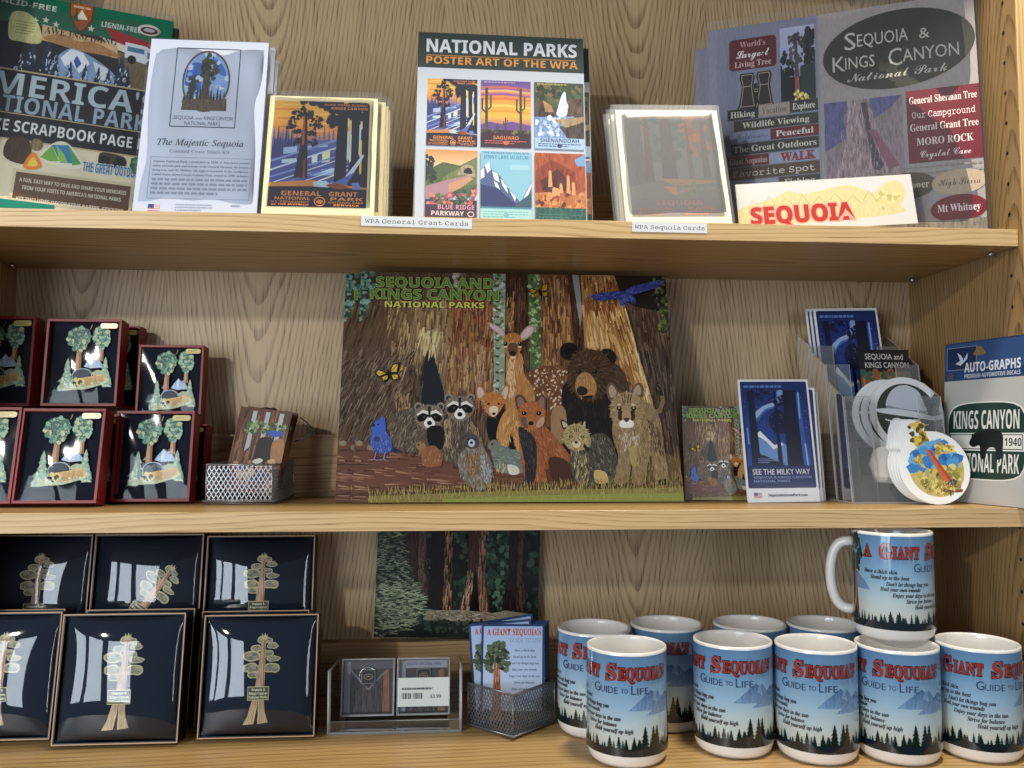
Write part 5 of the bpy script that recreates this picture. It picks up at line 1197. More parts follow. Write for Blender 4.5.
    for x in (146, 170): A.line([(x+4, 528), (x, 545), (x-8, 548)], 2.6, '#8a8ab0'); A.line([(x, 545), (x+7, 550)], 2, '#8a8ab0')
    # ---- fox
    A.blob([(620, 420), (648, 408), (660, 440), (655, 500), (620, 500)], '#9a7a58', .15)
    fb = A.blob([(540, 470), (580, 455), (610, 470), (655, 520), (690, 570), (695, 598), (640, 600), (600, 560), (605, 600), (575, 602), (548, 600), (535, 540)], '#985a36', .15); hair(fb, 330, 14, 75, ['#a8683f', '#8c4e2c', '#b87e56', '#7a4226', '#9a6242'], 2.6, 22)
    A.blob([(528, 470), (550, 470), (575, 500), (578, 560), (570, 602), (548, 602), (545, 550)], '#2e2b2e', .1); hair([(530, 470), (560, 475), (575, 560), (550, 590)], 70, 14, 88, ['#3c3a3e', '#4e4a4c', '#242226'], 2.4, 15); A.blob([(610, 545), (650, 545), (690, 580), (690, 600), (625, 600)], '#4a2f24', .15)
    for P in ([(528, 420), (520, 385), (538, 380), (552, 402)], [(578, 400), (590, 378), (602, 385), (602, 420)]): A.blob(P, '#5c4238'); c = (sum(p[0] for p in P)/4, sum(p[1] for p in P)/4); A.blob([(c[0]+(x-c[0])*.6, c[1]+(y-c[1])*.65) for x, y in P], '#8a6a5a')
    hd = A.blob([(527, 425), (540, 404), (562, 398), (588, 404), (602, 425), (598, 446), (584, 466), (560, 472), (540, 460)], '#a8623a', .15); hair(hd, 160, 9, lambda x, y: math.degrees(math.atan2(y-425, x-564)), ['#b8703f', '#98532c', '#c88a5c', '#8a6048'], 2.2, 25)
    A.blob([(584, 446), (598, 436), (598, 454), (586, 464), (576, 462)], '#b89a80', .1); A.blob([(534, 440), (552, 440), (556, 462), (545, 466)], '#6a5248', .1); A.blob([(553, 436), (572, 436), (574, 456), (562, 464), (552, 456)], '#a46a44', .1); A.ell(563, 454, 7, 5.5, '#171213')
    for x in (544, 584): A.ell(x, 428, 7, 5, '#1f1714'); A.ell(x-1, 427, 1.5, 1.5, '#c8b490', 0, 0, 6)
    # ---- bobcat
    bb_ = A.blob([(700, 500), (740, 480), (775, 490), (800, 550), (805, 600), (760, 605), (690, 608), (668, 560), (672, 520)], '#4e4a40', .2); hair(bb_, 260, 13, 70, ['#5e5a4e', '#3a372f', '#75705f', '#2a2823', '#8a8470'], 2.6, 25); hair([(672, 525), (712, 530), (718, 600), (690, 606)], 110, 12, 92, ['#b8a678', '#cdbd92', '#8f8058', '#6a5e44'], 2.4, 20)
    A.blob([(735, 575), (765, 580), (770, 605), (738, 606)], '#c8ac72', .1)
    for P in ([(650, 470), (643, 445), (656, 448), (668, 462)], [(700, 462), (710, 442), (712, 465)]): A.blob(P, '#2f2b25'); c = (sum(p[0] for p in P)/len(P), sum(p[1] for p in P)/len(P)); A.blob([(c[0]+(x-c[0])*.6, c[1]+(y-c[1])*.6) for x, y in P], '#c8b890')
    hd = A.blob([(650, 480), (662, 462), (685, 455), (708, 462), (722, 485), (724, 510), (705, 522), (685, 526), (664, 518), (652, 502)], '#a8946a', .15); hair(hd, 190, 8, lambda x, y: math.degrees(math.atan2(y-485, x-686)), ['#b8a478', '#978258', '#cbb98c', '#6c5c40'], 2, 25)
    for dx in (-8, 0, 8): A.line([(686+dx, 460), (686+dx*.6, 476)], 2, '#4a3c28')
    A.poly([(706, 505), (722, 520), (716, 528), (704, 514)], '#2b261f'); A.blob([(674, 505), (686, 498), (698, 505), (692, 516), (680, 516)], '#d8ccac'); A.ell(685, 503, 5, 4, '#5a3a30')
    for x in (671, 702): A.ell(x, 489, 5, 4, '#2c2a16'); A.ell(x, 489, 2.4, 3, '#9a9a48', 0, 0, 8)
    # ---- cougar
    A.line([(868, 440), (885, 430), (915, 420), (924, 395), (920, 365), (908, 352)], 17, '#7d6848', 10); A.line([(921, 380), (918, 362), (908, 352), (903, 362)], 9, '#2c2620', 6)
    cg = A.blob([(790, 440), (840, 400), (885, 400), (915, 440), (925, 510), (938, 600), (905, 612), (890, 540), (880, 560), (872, 606), (842, 606), (835, 540), (828, 600), (790, 606), (800, 540), (785, 490)], '#917a58', .2); hair(cg, 440, 14, 85, ['#a08a66', '#826c4c', '#b49c76', '#6d583e', '#9a8058'], 2.6, 20)
    hair([(800, 480), (860, 470), (858, 520), (812, 520)], 80, 11, 92, ['#d4c8b0', '#c2b294', '#b0a082'], 2.4, 20); A.blob([(830, 520), (848, 515), (850, 560), (836, 560)], '#a8985c', .2); A.poly([(905, 600), (932, 596), (938, 612), (905, 614)], '#2a2622'); hair([(880, 440), (920, 470), (925, 540), (895, 520)], 80, 14, 80, ['#5e4c38', '#74603f', '#4a3c2e'], 2.6, 16)
    for P in ([(778, 395), (768, 362), (780, 344), (796, 356), (802, 380)], [(836, 376), (842, 356), (858, 344), (868, 358), (866, 384)]): A.blob(P, '#6a5440'); c = (sum(p[0] for p in P)/5, sum(p[1] for p in P)/5); A.blob([(c[0]+(x-c[0])*.62, c[1]+(y-c[1])*.66) for x, y in P], '#b09a84', .1)
    hd = A.blob([(782, 400), (795, 380), (822, 370), (850, 376), (868, 398), (870, 430), (858, 460), (825, 474), (795, 462), (780, 432)], '#a08660', .15); hair(hd, 240, 9, lambda x, y: math.degrees(math.atan2(y-410, x-824)), ['#b0966e', '#8c7250', '#c4ac84', '#766044'], 2.2, 25)
    for dx in (-14, -6, 6, 14): A.line([(824+dx, 376), (823+dx*.6, 400)], 2.6, '#5c4a34')
    for sx in (-1, 1):
        A.poly([(823+sx*8, 425), (823+sx*22, 412), (823+sx*24, 440), (823+sx*12, 452)], '#3a3026'); A.ell(823+sx*20, 414, 7, 5, '#191511'); A.ell(823+sx*20, 413, 3, 3, '#a89a5c', 0, 0, 8); A.blob([(823+sx*26, 404), (823+sx*14, 402), (823+sx*18, 407)], '#d8ccb4')
    A.blob([(814, 420), (832, 420), (835, 444), (823, 450), (811, 444)], '#b0906a', .1); A.blob([(804, 450), (823, 442), (842, 450), (838, 464), (808, 464)], '#f0ece2'); A.blob([(814, 440), (832, 440), (823, 451)], '#5a3c34')
    # ---- butterflies, bluebird, bird
    for (cx, cy, s, c1) in ((184, 324, 1.0, '#d9b848'), (588, 92, .85, '#c8902c')):
        for P in ([(0, 0), (-28, -10), (-38, 0), (-26, 10)], [(0, 2), (-20, 10), (-16, 24), (-2, 14)], [(0, 0), (10, -24), (28, -30), (22, 0)], [(2, 2), (24, 2), (28, 14), (12, 20)]):
            Q = [(cx+x*s, cy+y*s) for x, y in P]; A.poly(Q, '#1c1812'); c = (sum(p[0] for p in Q)/4, sum(p[1] for p in Q)/4); A.poly([(c[0]+(x-c[0])*.74, c[1]+(y-c[1])*.74) for x, y in Q], c1); A.line([Q[0], c, Q[2]], 1.6*s, '#241e14')
        A.line([(cx-3*s, cy-8*s), (cx+4*s, cy+16*s)], 4*s, '#17130e')
    w1 = A.blob([(728, 102), (760, 94), (800, 88), (826, 92), (818, 108), (790, 112), (745, 116)], '#333e84'); w2 = A.blob([(820, 88), (850, 70), (890, 62), (918, 54), (912, 74), (880, 86), (840, 98)], '#3a448e'); w3 = A.blob([(805, 104), (824, 96), (838, 100), (850, 112), (846, 120), (824, 118), (812, 130), (804, 120)], '#3e5098')
    for w_, a_ in ((w1, 165), (w2, -20), (w3, 70)): hair(w_, 46, 12, a_, ['#4a58a0', '#2d3676', '#6470b0', '#262c60'], 2.4, 8)
    # ---- grass
    def gcol(x, y, R): return mixc(R.choice(['#a8985a', '#b8a868', '#968a52', '#857448']), R.choice(['#a3a858', '#93a04e']), min(1, max(0, (y-615)/35))*(.35 if x < 330 else .9))
    A.poly([(130, 638), (400, 628), (700, 622), (990, 618), (990, 660), (130, 660)], '#8a7c48'); A.poly([(330, 645), (600, 636), (990, 632), (990, 660), (330, 660)], '#999c50')
    hair([(130, 630), (400, 615), (990, 600), (990, 662), (130, 662)], 1100, 17, -90, gcol, 1.8, 14)
    # ---- title
    g1, g2 = '#5f8a4a', '#b9c46a'
    A.text('SEQUOIA AND', 152, 86, 27, g1, 312, style='sansb', out=.028, outc=g2); A.text('KINGS CANYON', 136, 120, 27, g1, 340, style='sansb', out=.028, outc=g2); A.text('NATIONAL PARKS', 174, 143, 15.5, '#c3c661', 264, style='sansb')
    return A
PA = Art(900, 640, 77); PA.warp = pwarp; animal_art(PA)
po = thing('wildlife_poster', 'large glossy poster of forest animals, bear and deer under giant trees, front copy', 'poster', group='large wildlife posters on the middle shelf')
PX, PWd, PH = fit(351.5, 683.5, 274.5, .100, ZM, 15)
slab('printed_sheet', po, PWd, PH, .0012, 'gloss', '#3a2d22', PA, .0006)
put(po, 351.5, 683.5, .100, ZM, 15, 0, 0, .0012)
po2 = dup(po, 'large glossy poster of forest animals, rear copy showing as a strip at the left', (0, 0, 0)); put(po2, 333, 666, .112, ZM, 15, 0, 0, .0012)
# small copy
SA = Art(300, 415, 78); SA.rect(0, 0, 300, 415, '#3a2d22'); SA.push(0, 0, 300, 415, 475, 640); SA.T.append(SA.T[-1]); 
SA.warp = pwarp; animal_art(SA, .45); SA.warp = None
sm = slab('wildlife_magnet', None, .081, .1155, .003, 'gloss', '#4a3a2c', SA, .001)
tag(sm, 'small print of the forest animals with green title, between the large poster and blue card', 'magnet')
put(sm, 683, 752, .118, ZM, 6, 0, .5, .003, .081)
# ================================================================ night sky cards
def sky_art(strip=True):
    A = Art(440, 680, 14); A.rect(0, 0, 440, 680, '#e6e7ec'); H = 595
    A.rrect(12, 12, 428, H+10, 10, '#1c2c62')
    A.push(24, 24, 392, H-26, 392, 570)
    A.greek(10, 10, 350, 30, 1, '#5a78b8', .6, 2)
    A.poly([(0, 40), (392, 40), (392, 480), (0, 480)], '#162a66', 0, '#2a4c9c')
    for P, c in (([(50, 190), (110, 130), (180, 110), (220, 60), (240, 40), (235, 90), (200, 130), (120, 165), (60, 230)], '#4a6cb4'), ([(60, 170), (130, 125), (190, 105), (225, 75), (205, 120), (130, 145), (70, 200)], '#9ab4dc'), ([(214, 45), (250, 40), (246, 80), (222, 100)], '#7c98cc')): A.blob(P, c)
    A.dabs([(20, 40), (200, 40), (160, 100), (30, 90)], 22, 14, ['#0d1838', '#13204a']); A.dabs([(180, 80), (250, 70), (245, 130), (190, 130)], 26, 12, ['#101c46', '#16265a'])
    A.blob([(160, 180), (220, 150), (250, 200), (240, 280), (180, 270), (150, 230)], '#121d44'); A.dabs([(150, 170), (245, 160), (240, 290), (160, 270)], 30, 13, ['#0f1938', '#15224e'])
    for k in range(60): A.ell(A.R.uniform(0, 392), A.R.uniform(45, 250), 1.3, 1.3, '#dbe6f6', 0, 0, 5)
    A.poly([(30, 300), (90, 268), (130, 310), (165, 345), (220, 330), (260, 360), (260, 480), (30, 480)], '#6f94cc'); A.poly([(40, 297), (88, 268), (128, 308), (170, 348), (215, 332), (225, 345), (160, 370), (120, 325), (80, 300)], '#e4ecf6')
    A.poly([(30, 380), (120, 410), (200, 450), (260, 470), (260, 490), (30, 490)], '#18254c')
    for k in range(14): A.conifer(36+k*14, 410+k*5, 34, 14, '#101a36', None, 5)
    for x0, x1, c in ((28, 70, '#141a34'), (188, 206, '#131a36'), (244, 330, '#131830')): A.poly([(x0+6, 40), (x1-4, 40), (x1+8, 500), (x0-6, 500)], c)
    A.poly([(330, 60), (352, 60), (368, 470), (338, 470)], '#3c5ca4'); A.poly([(340, 50), (350, 50), (346, 200), (338, 200)], '#88a8dc'); A.poly([(356, 340), (364, 340), (370, 460), (360, 460)], '#9ab8e4'); A.poly([(6, 250), (16, 250), (18, 340), (8, 340)], '#6c8cc8')
    A.rect(0, 460, 392, 570, '#1a2a5e'); A.text('SEE THE MILKY WAY', 196, 508, 30, '#d8dce6', 352, 'c', 'sans', .008); A.text('SEQUOIA & KINGS CANYON', 24, 530, 13, '#8fa6d4', 352); A.text('NATIONAL PARKS', 24, 550, 13, '#8fa6d4', 220)
    A.greek(60, 420, 160, 450, 3, '#7c94c4', .4, 4); A.pop()
    A.rect(40, 628, 88, 658, '#e9e4e6'); 
    for k in range(4): A.rect(40, 630+k*7.5, 88, 634+k*7.5, '#b84a5a')
    A.rect(40, 628, 64, 644, '#3a4a86'); A.text('SequoiaNationalPark.com', 125, 650, 14, '#3c4252', 240, 'l', 'sansb')
    return A
MA = sky_art()
mw = thing('souvenir_magnet', 'blue night sky card SEE THE MILKY WAY standing in front of its stack', 'magnet', group='night sky magnets on the middle shelf')
slab('card', mw, .0885, .150, .0022, 'gloss', '#e6e7ec', MA, .004)
put(mw, 746, 822, .090, ZM, 10, 0, -.6, .0022)
for dx, Y, lab, sc in ((6, .100, 'blue night sky card second in its stack, its white edge peeking out at right', .93), (9, .109, 'blue night sky card third in its stack, mostly hidden behind the front card', .90)):
    put(dup(mw, lab, (0, 0, 0)), 745+dx, 818+dx, Y, ZM, 8, 0, 0, .0022); COL.objects[-1].scale = (1, 1, sc)

# ================================================================ wire baskets
def mesh_face(b, a, c, h, mat, pitch, r, z0):
    """diamond wire mesh over the upright rectangle from a to c (x, y)"""
    a, c = Vector((a[0], a[1], 0)), Vector((c[0], c[1], 0)); L = (c-a).length; d = (c-a)/L; nrm = Vector((d.y, -d.x, 0))
    def P(u, v): return a+d*u+Vector((0, 0, z0+v))
    n = int((L+h)/pitch)+2
    for k in range(-1, n):
        for sgn in (1, -1):
            u0 = k*pitch-(h*.6 if sgn > 0 else 0)
            # strand u = u0 + sgn * v * .6
            vs = 0.0; ve = h
            ua, ub = (u0, u0+h*.6) if sgn > 0 else (u0+0.0, u0-h*.6)
            lo, hi = 0.0, 1.0
            if ub != ua:
                t0, t1 = (0-ua)/(ub-ua), (L-ua)/(ub-ua)
                lo, hi = max(lo, min(t0, t1)), min(hi, max(t0, t1))
            if hi-lo < .02: continue
            p, q = P(ua+(ub-ua)*lo, h*lo), P(ua+(ub-ua)*hi, h*hi)
            s_ = (q-p).normalized().cross(nrm)*r; o = nrm*r*.5*(1 if sgn > 0 else -1)
            v = [p+s_+o, p-s_+o, q-s_+o, q+s_+o]; v2 = [x-nrm*r*.6 for x in v]
            b.add(v+v2, [(0, 1, 2, 3), (7, 6, 5, 4), (0, 3, 7, 4), (1, 5, 6, 2)], mat)
def basket(name, label, cat, pts, h, mat, pitch, r, rim, foot=.004):
    t = thing(name, label, cat)
    n = len(pts); b = MB()
    for i in range(n): mesh_face(b, pts[i], pts[(i+1) % n], h, mat, pitch, r, .004)
    b.build('mesh_wall', t)
    b = MB(); b.tube([(x, y, h+.004) for x, y in pts], rim, mat, n=8, closed=True)
    for x, y in pts: b.tube([(x, y, .004), (x, y, h+.004)], rim*.6, mat, n=6)
    b.build('rim', t)
    cx = sum(p[0] for p in pts)/n; cy = sum(p[1] for p in pts)/n
    b = MB(); Q = [(cx+(x-cx)*1.06, cy+(y-cy)*1.06) for x, y in pts]
    vs = [(x, y, .0032) for x, y in Q]+[(x, y, .0046) for x, y in Q]; f = [tuple(range(n))[::-1], tuple(range(n, 2*n))]+[(i, (i+1) % n, n+(i+1) % n, n+i) for i in range(n)]
    b.add(vs, f, mat); b.tube([(x, y, .004) for x, y in Q], rim*.9, mat, n=8, closed=True)
    b.tube([(cx+(x-cx)*.97, cy+(y-cy)*.97, .0014) for x, y in pts], .0014, mat, n=6, closed=True)
    b.build('base', t); return t
bk1 = basket('wire_basket', 'silver wire mesh basket holding picture tags beside the red boxes', 'basket', [(-.037, 0), (.036, .002), (.042, .104), (-.036, .100)], .041, 'wire', .0052, .00052, .0013)
X = xat(239, .094, ZM); bk1.location = (X, .094, ZM)
def tag_art():
    A = Art(120, 170, 3); A.rect(0, 0, 120, 170, '#5c3c2c', .2)
    A.hair([(0, 0), (120, 0), (120, 170), (0, 170)], 260, 40, 92, ['#6d4632', '#4a3024', '#835a3e', '#3a261e', '#94694a'], 3, 5)
    for x in (36, 66, 98): A.poly([(x-5, 6), (x+5, 6), (x+4, 80), (x-6, 90)], '#a9b4b0'); A.dabs([(x-13, 28), (x+13, 28), (x+12, 50), (x-12, 50)], 20, 5, ['#4c6a40', '#6a8a54', '#37522f', '#8aa070'])
    A.blob([(60, 60), (92, 62), (96, 108), (74, 116), (56, 96)], '#2a211c'); A.blob([(90, 66), (116, 60), (118, 110), (98, 112)], '#a0744c', .2)
    A.blob([(72, 46), (90, 42), (112, 44), (104, 52), (84, 54)], '#3c58a8'); A.blob([(54, 108), (68, 100), (78, 104), (66, 112)], '#d8d2c4'); A.blob([(86, 104), (100, 98), (106, 106), (92, 110)], '#c4a47c')
    A.rect(0, 118, 120, 170, '#6a4438'); A.dabs([(10, 110), (110, 110), (110, 168), (10, 168)], 40, 9, ['#a8745c', '#b88a70', '#4a5a86', '#7c5444', '#c4a890'])
    return A
tA = tag_art()
tg = thing('picture_tag', 'brown lenticular picture tag leaning in the silver basket, front one', 'tag', group='picture tags in the silver basket')
slab('tag_card', tg, .070, .102, .0012, 'paper', '#6a4a36', tA, .004)
def cord(x0, x1, z, parent, rise):
    b = MB(); b.tube([(x0+(x1-x0)*i/10, .002+.006*math.sin(PI*i/10), z+rise*math.sin(PI*i/10)) for i in range(11)], .0009, 'black', n=6); return b.build('hanging_cord', parent)
cord(-.016, .006, .099, tg, .006)
tg.location = (xat(247.5, .130, ZM), .130, ZM+.011); tg.rotation_euler = slab_rot(12, -18, 6)
o = dup(tg, 'lenticular picture tag behind the front one, black cord loop sticking out at right', (xat(252, .146, ZM), .146, ZM+.011), slab_rot(12, -18, 8))
o = dup(tg, 'rearmost picture tag in the silver basket, only its top edge and cord showing', (xat(252, .160, ZM), .160, ZM+.011), slab_rot(12, -18, 7))
b = MB(); b.tube([(.037+.020*math.sin(PI*i/12), .003, .098-.030*i/12) for i in range(13)], .0009, 'black', n=6); lc = b.build('hanging_cord', bpy.data.objects['picture_tag.001'])

# ================================================================ clear tiered holder and what it carries
def sheet(b, P, th, mat='acrylic', edge='acrylic_edge'):
    """clear plate through four corner points with milky cut edges"""
    P = [Vector(p) for p in P]; n = (P[1]-P[0]).cross(P[3]-P[0]).normalized()*th
    Q = [p+n for p in P]
    b.add(P+Q, [(0, 1, 2, 3), (7, 6, 5, 4)], mat)
    b.add(P+Q, [(0, 4, 5, 1), (1, 5, 6, 2), (2, 6, 7, 3), (3, 7, 4, 0)], edge)
ho = thing('brochure_holder', 'clear acrylic stepped brochure holder with three leaning pockets by the side wall', 'display holder')
HX0, HX1 = .472, .592; HY = .062
ho.location = ((HX0+HX1)/2, HY, ZM+.0003); hw = (HX1-HX0)/2
tiers = [(.000, .126, .030), (.040, .168, .030), (.080, .196, .030)]     # front y, height of the leaning front plate, pocket depth
k = math.tan(math.radians(9))
b = MB(); sheet(b, [(-hw, 0, 0), (hw, 0, 0), (hw, .128, 0), (-hw, .128, 0)], .0022, 'acrylic_smoky'); b.build('base_plate', ho)
for i, (y, h, dp) in enumerate(tiers):
    b = MB(); sheet(b, [(-hw, y, .002), (-hw+.030, y, .002), (-hw+.030, y+k*h, h), (-hw, y+k*h, h)], .002, 'acrylic_smoky'); sheet(b, [(hw-.030, y, .002), (hw, y, .002), (hw, y+k*h, h), (hw-.030, y+k*h, h)], .002, 'acrylic_smoky')
    sheet(b, [(-hw+.03, y, .002), (hw-.03, y, .002), (hw-.03, y+k*.03, .030), (-hw+.03, y+k*.03, .030)], .002, 'acrylic_smoky'); b.build('pocket_front', ho)
    for sx in (-1, 1):
        b = MB(); x = sx*hw-(.001 if sx < 0 else -.001)
        sheet(b, [(x, y+.0025, .002), (x, y+dp+.006, .002), (x, y+dp+.006+k*(h+.02), h+.02), (x, y+.0025+k*h, h)], .0018, 'acrylic_smoky'); b.build('pocket_side', ho)
b = MB(); sheet(b, [(-hw, .119, .002), (hw, .119, .002), (hw, .119+k*.205, .207), (-hw, .119+k*.205, .207)], .002, 'acrylic_smoky'); b.build('back_plate', ho)
hc = ho.location
def inholder(o, x, y, z, lean=9, roll=0, yaw=0):
    o.location = (hc.x+x, hc.y+y, ZM+z); o.rotation_euler = slab_rot(lean, yaw, roll); return o
big = [('tall blue night sky card at the back of the clear holder, front of three', .0), ('tall blue night sky card in the clear holder, second, its white edge at left', .0045), ('tall blue night sky card in the clear holder, rearmost of three', .009)]
for i, (lab, dy) in enumerate(big):
    o = dup(mw, lab, (0, 0, 0)); o['group'] = 'night sky cards in the clear holder'; o.scale = (.98, 1, 1.25); inholder(o, -.0005-.003*i, .0915+dy*1.25, .064+.0006*i, 10, -1.5)
b = MB(); b.box(-.05, .05, .092, .112, .0026, .0640, 'acrylic'); rs = b.build('riser_block', ho)
# small park book in the middle pocket
A = Art(200, 280, 6); A.rect(0, 0, 200, 280, '#17181c'); A.text('SEQUOIA and', 100, 34, 20, '#d8d6d0', 150, 'c', 'sans'); A.text('KINGS CANYON', 108, 64, 20, '#d8d6d0', 172, 'c', 'sans')
A.rect(0, 78, 200, 280, '#9a5a38'); A.dabs([(0, 78), (200, 78), (200, 150), (0, 160)], 46, 15, ['#2f5a48', '#3c6c54', '#23463a', '#8a5434']); A.hair([(0, 100), (200, 100), (200, 280), (0, 280)], 160, 60, 92, ['#b06a40', '#8a4c30', '#6f3c28', '#c47c4c'], 5, 4)
gb = thing('guide_book', 'small dark park book with orange trees in middle pocket of the clear holder', 'book')
slab('cover', gb, .066, .104, .004, 'gloss', '#17181c', A, .001); inholder(gb, .019, .056, .086, 10, 0)
b = MB(); b.box(-.05, .056, .056, .070, .0026, .0855, 'acrylic'); b.build('inner_block', ho)
# stickers
def disc_outline(r, n=40): return [(r*math.cos(2*PI*i/n), r+r*math.sin(2*PI*i/n)) for i in range(n)]
def hat_art():
    A = Art(200, 200, 5); P = [(100+99*math.cos(2*PI*i/48), 100+99*math.sin(2*PI*i/48)) for i in range(48)]; A.poly(P, '#e4e6e6'); A.ell(100, 100, 82, 82, '#3a4238', .1, 0, 44)
    A.blob([(46, 86), (54, 50), (76, 28), (104, 22), (134, 36), (146, 66), (152, 92), (98, 92)], '#c4c8d2'); A.blob([(50, 80), (70, 84), (110, 88), (150, 88), (152, 96), (100, 98), (48, 90)], '#8c929c')
    A.blob([(-2+20, 92), (60, 88), (120, 92), (182, 104), (184, 112), (120, 108), (60, 104), (22, 100)], '#d4d8de')
    for x in (72, 122): A.ring(x, 128, 18, 16, 4, '#dfe2e2', 20)
    A.line([(90, 122), (104, 122)], 4, '#dfe2e2'); A.line([(40, 118), (56, 122)], 3.5, '#dfe2e2'); A.line([(140, 126), (156, 124)], 3.5, '#dfe2e2')
    A.blob([(60, 160), (100, 150), (140, 160), (130, 176), (70, 176)], '#55604e'); return A
hA = hat_art()
hs = thing('sticker', 'round white rimmed sticker of a ranger hat and glasses on dark green', 'sticker', group='round hat stickers in the clear holder')
b = MB(); b.prism(disc_outline(.047), 0, .0009, 'gloss', '#e2e5e6', bev=.0002); b.art(hA, .094, .094, 0, 'gloss', 0, 0); b.build('vinyl_disc', hs)
def tree_sticker_outline():
    P = []
    for i in range(36):
        a = 2*PI*i/36; r = .041
        x, z = r*math.cos(a), .041+r*.97*math.sin(a)
        P.append((x, z))
    return P
def put_raw(o, px, py, Y, lean, yaw=0, roll=0):
    p = at(px, py, Y); o.location = p; o.rotation_euler = slab_rot(lean, yaw, roll); return o
put_raw(hs, 910, 452, .0885, 12, 0, 4)
for dx, dy, lab in ((-9, .006, 'round hat sticker behind the front one, its white rim showing at left'), (-18, .012, 'round hat sticker further back, its rim showing at far left')):
    put_raw(dup(hs, lab, (0, 0, 0)), 910+dx, 454, .0885+dy*.5, 12, 0, 4)
def grove_art():
    A = Art(260, 300, 9)
    A.dabs([(40, 40), (60, 10), (100, 12), (118, 60), (110, 100), (70, 104)], 46, 13, ['#c8a838', '#d8bc4c', '#8a7428', '#e4cc6c', '#5c4c20'])
    disc = [(140+106*math.cos(2*PI*i/40), 182+104*math.sin(2*PI*i/40)) for i in range(40)]
    A.poly(disc, '#c4b070', .1)
    A.dabs([(50, 130), (90, 100), (150, 80), (210, 100), (240, 150), (180, 190), (90, 210), (44, 190)], 60, 20, ['#4c92d0', '#3a7fc0', '#68a8dc', '#2f6cae'])
    A.dabs([(60, 200), (240, 160), (236, 230), (180, 280), (100, 270)], 90, 15, ['#c8b460', '#a89048', '#d8c880', '#8c8444', '#b0a45c'])
    A.poly([(102, 110), (122, 112), (214, 246), (176, 250)], '#c8643c', .15); A.poly([(112, 112), (122, 112), (214, 246), (200, 248)], '#a84c30', .15)
    for x, y in ((176, 96), (206, 104), (72, 150), (160, 108)): A.dabs([(x-18, y-12), (x+18, y-12), (x+16, y+12), (x-16, y+12)], 12, 9, ['#d8bc4c', '#a88c34', '#e8d478'])
    A.poly([(166, 236), (200, 214), (216, 224), (206, 246)], '#4a4a5c'); A.blob([(150, 250), (190, 258), (230, 252), (226, 264), (160, 266)], '#7a4434'); A.line([(188, 256), (186, 282)], 4, '#3c342c')
    A.hair([(70, 230), (220, 240), (200, 276), (100, 276)], 70, 20, -60, ['#e4d488', '#9c8a40', '#6c7434'], 4, 40)
    return A
gvA = grove_art()
gs = thing('sticker', 'white die cut sticker with a fallen orange tree over blue, front of its stack', 'sticker', group='fallen tree stickers in the clear holder')
def die(b, z):
    P = [(.043*math.cos(2*PI*i/40)+.003, .043+.043*math.sin(2*PI*i/40)) for i in range(40)]
    b.prism(P, 0, .0010, 'gloss', '#eceeee', bev=.0002)
    b.prism([(-.040, .064), (-.034, .058), (.004, .058), (-.004, .086), (-.010, .096), (-.022, .099), (-.031, .096), (-.035, .086)], .00005, .0010, 'gloss', '#eceeee', bev=.0002)
b = MB(); die(b, 0); b.art(gvA, .082, .094, -.00005, 'gloss', .002, .0045); b.build('vinyl_cutout', gs)
b = MB(); die(b, 0); 
put_raw(gs, 935, 504.5, .045, 10, 0, 3)
for i, lab in enumerate(('fallen tree sticker second in its stack, a white rim showing at left', 'fallen tree sticker third in its stack, a white rim showing', 'fallen tree sticker fourth in its stack, a white rim showing further left', 'fallen tree sticker at the back of its stack, rim at far left')):
    put_raw(dup(gs, lab, (0, 0, 0)), 935-2.6*(i+1), 504.3-.4*i, .045+.0022*(i+1), 10, 0, 3-.6*i)
ws = MB(); ws.prism([(-.012, .0), (.008, -.002), (.016, .010), (.014, .034), (.004, .044), (-.010, .040), (-.018, .022)], 0, .004, 'gloss', '#e6e2da', bev=.001)
w_ = ws.build('sticker'); tag(w_, 'small plain white cut sticker lying edge up left of the fallen tree stickers', 'sticker'); put_raw(w_, 887, 482, .072, 10, 0, 0)

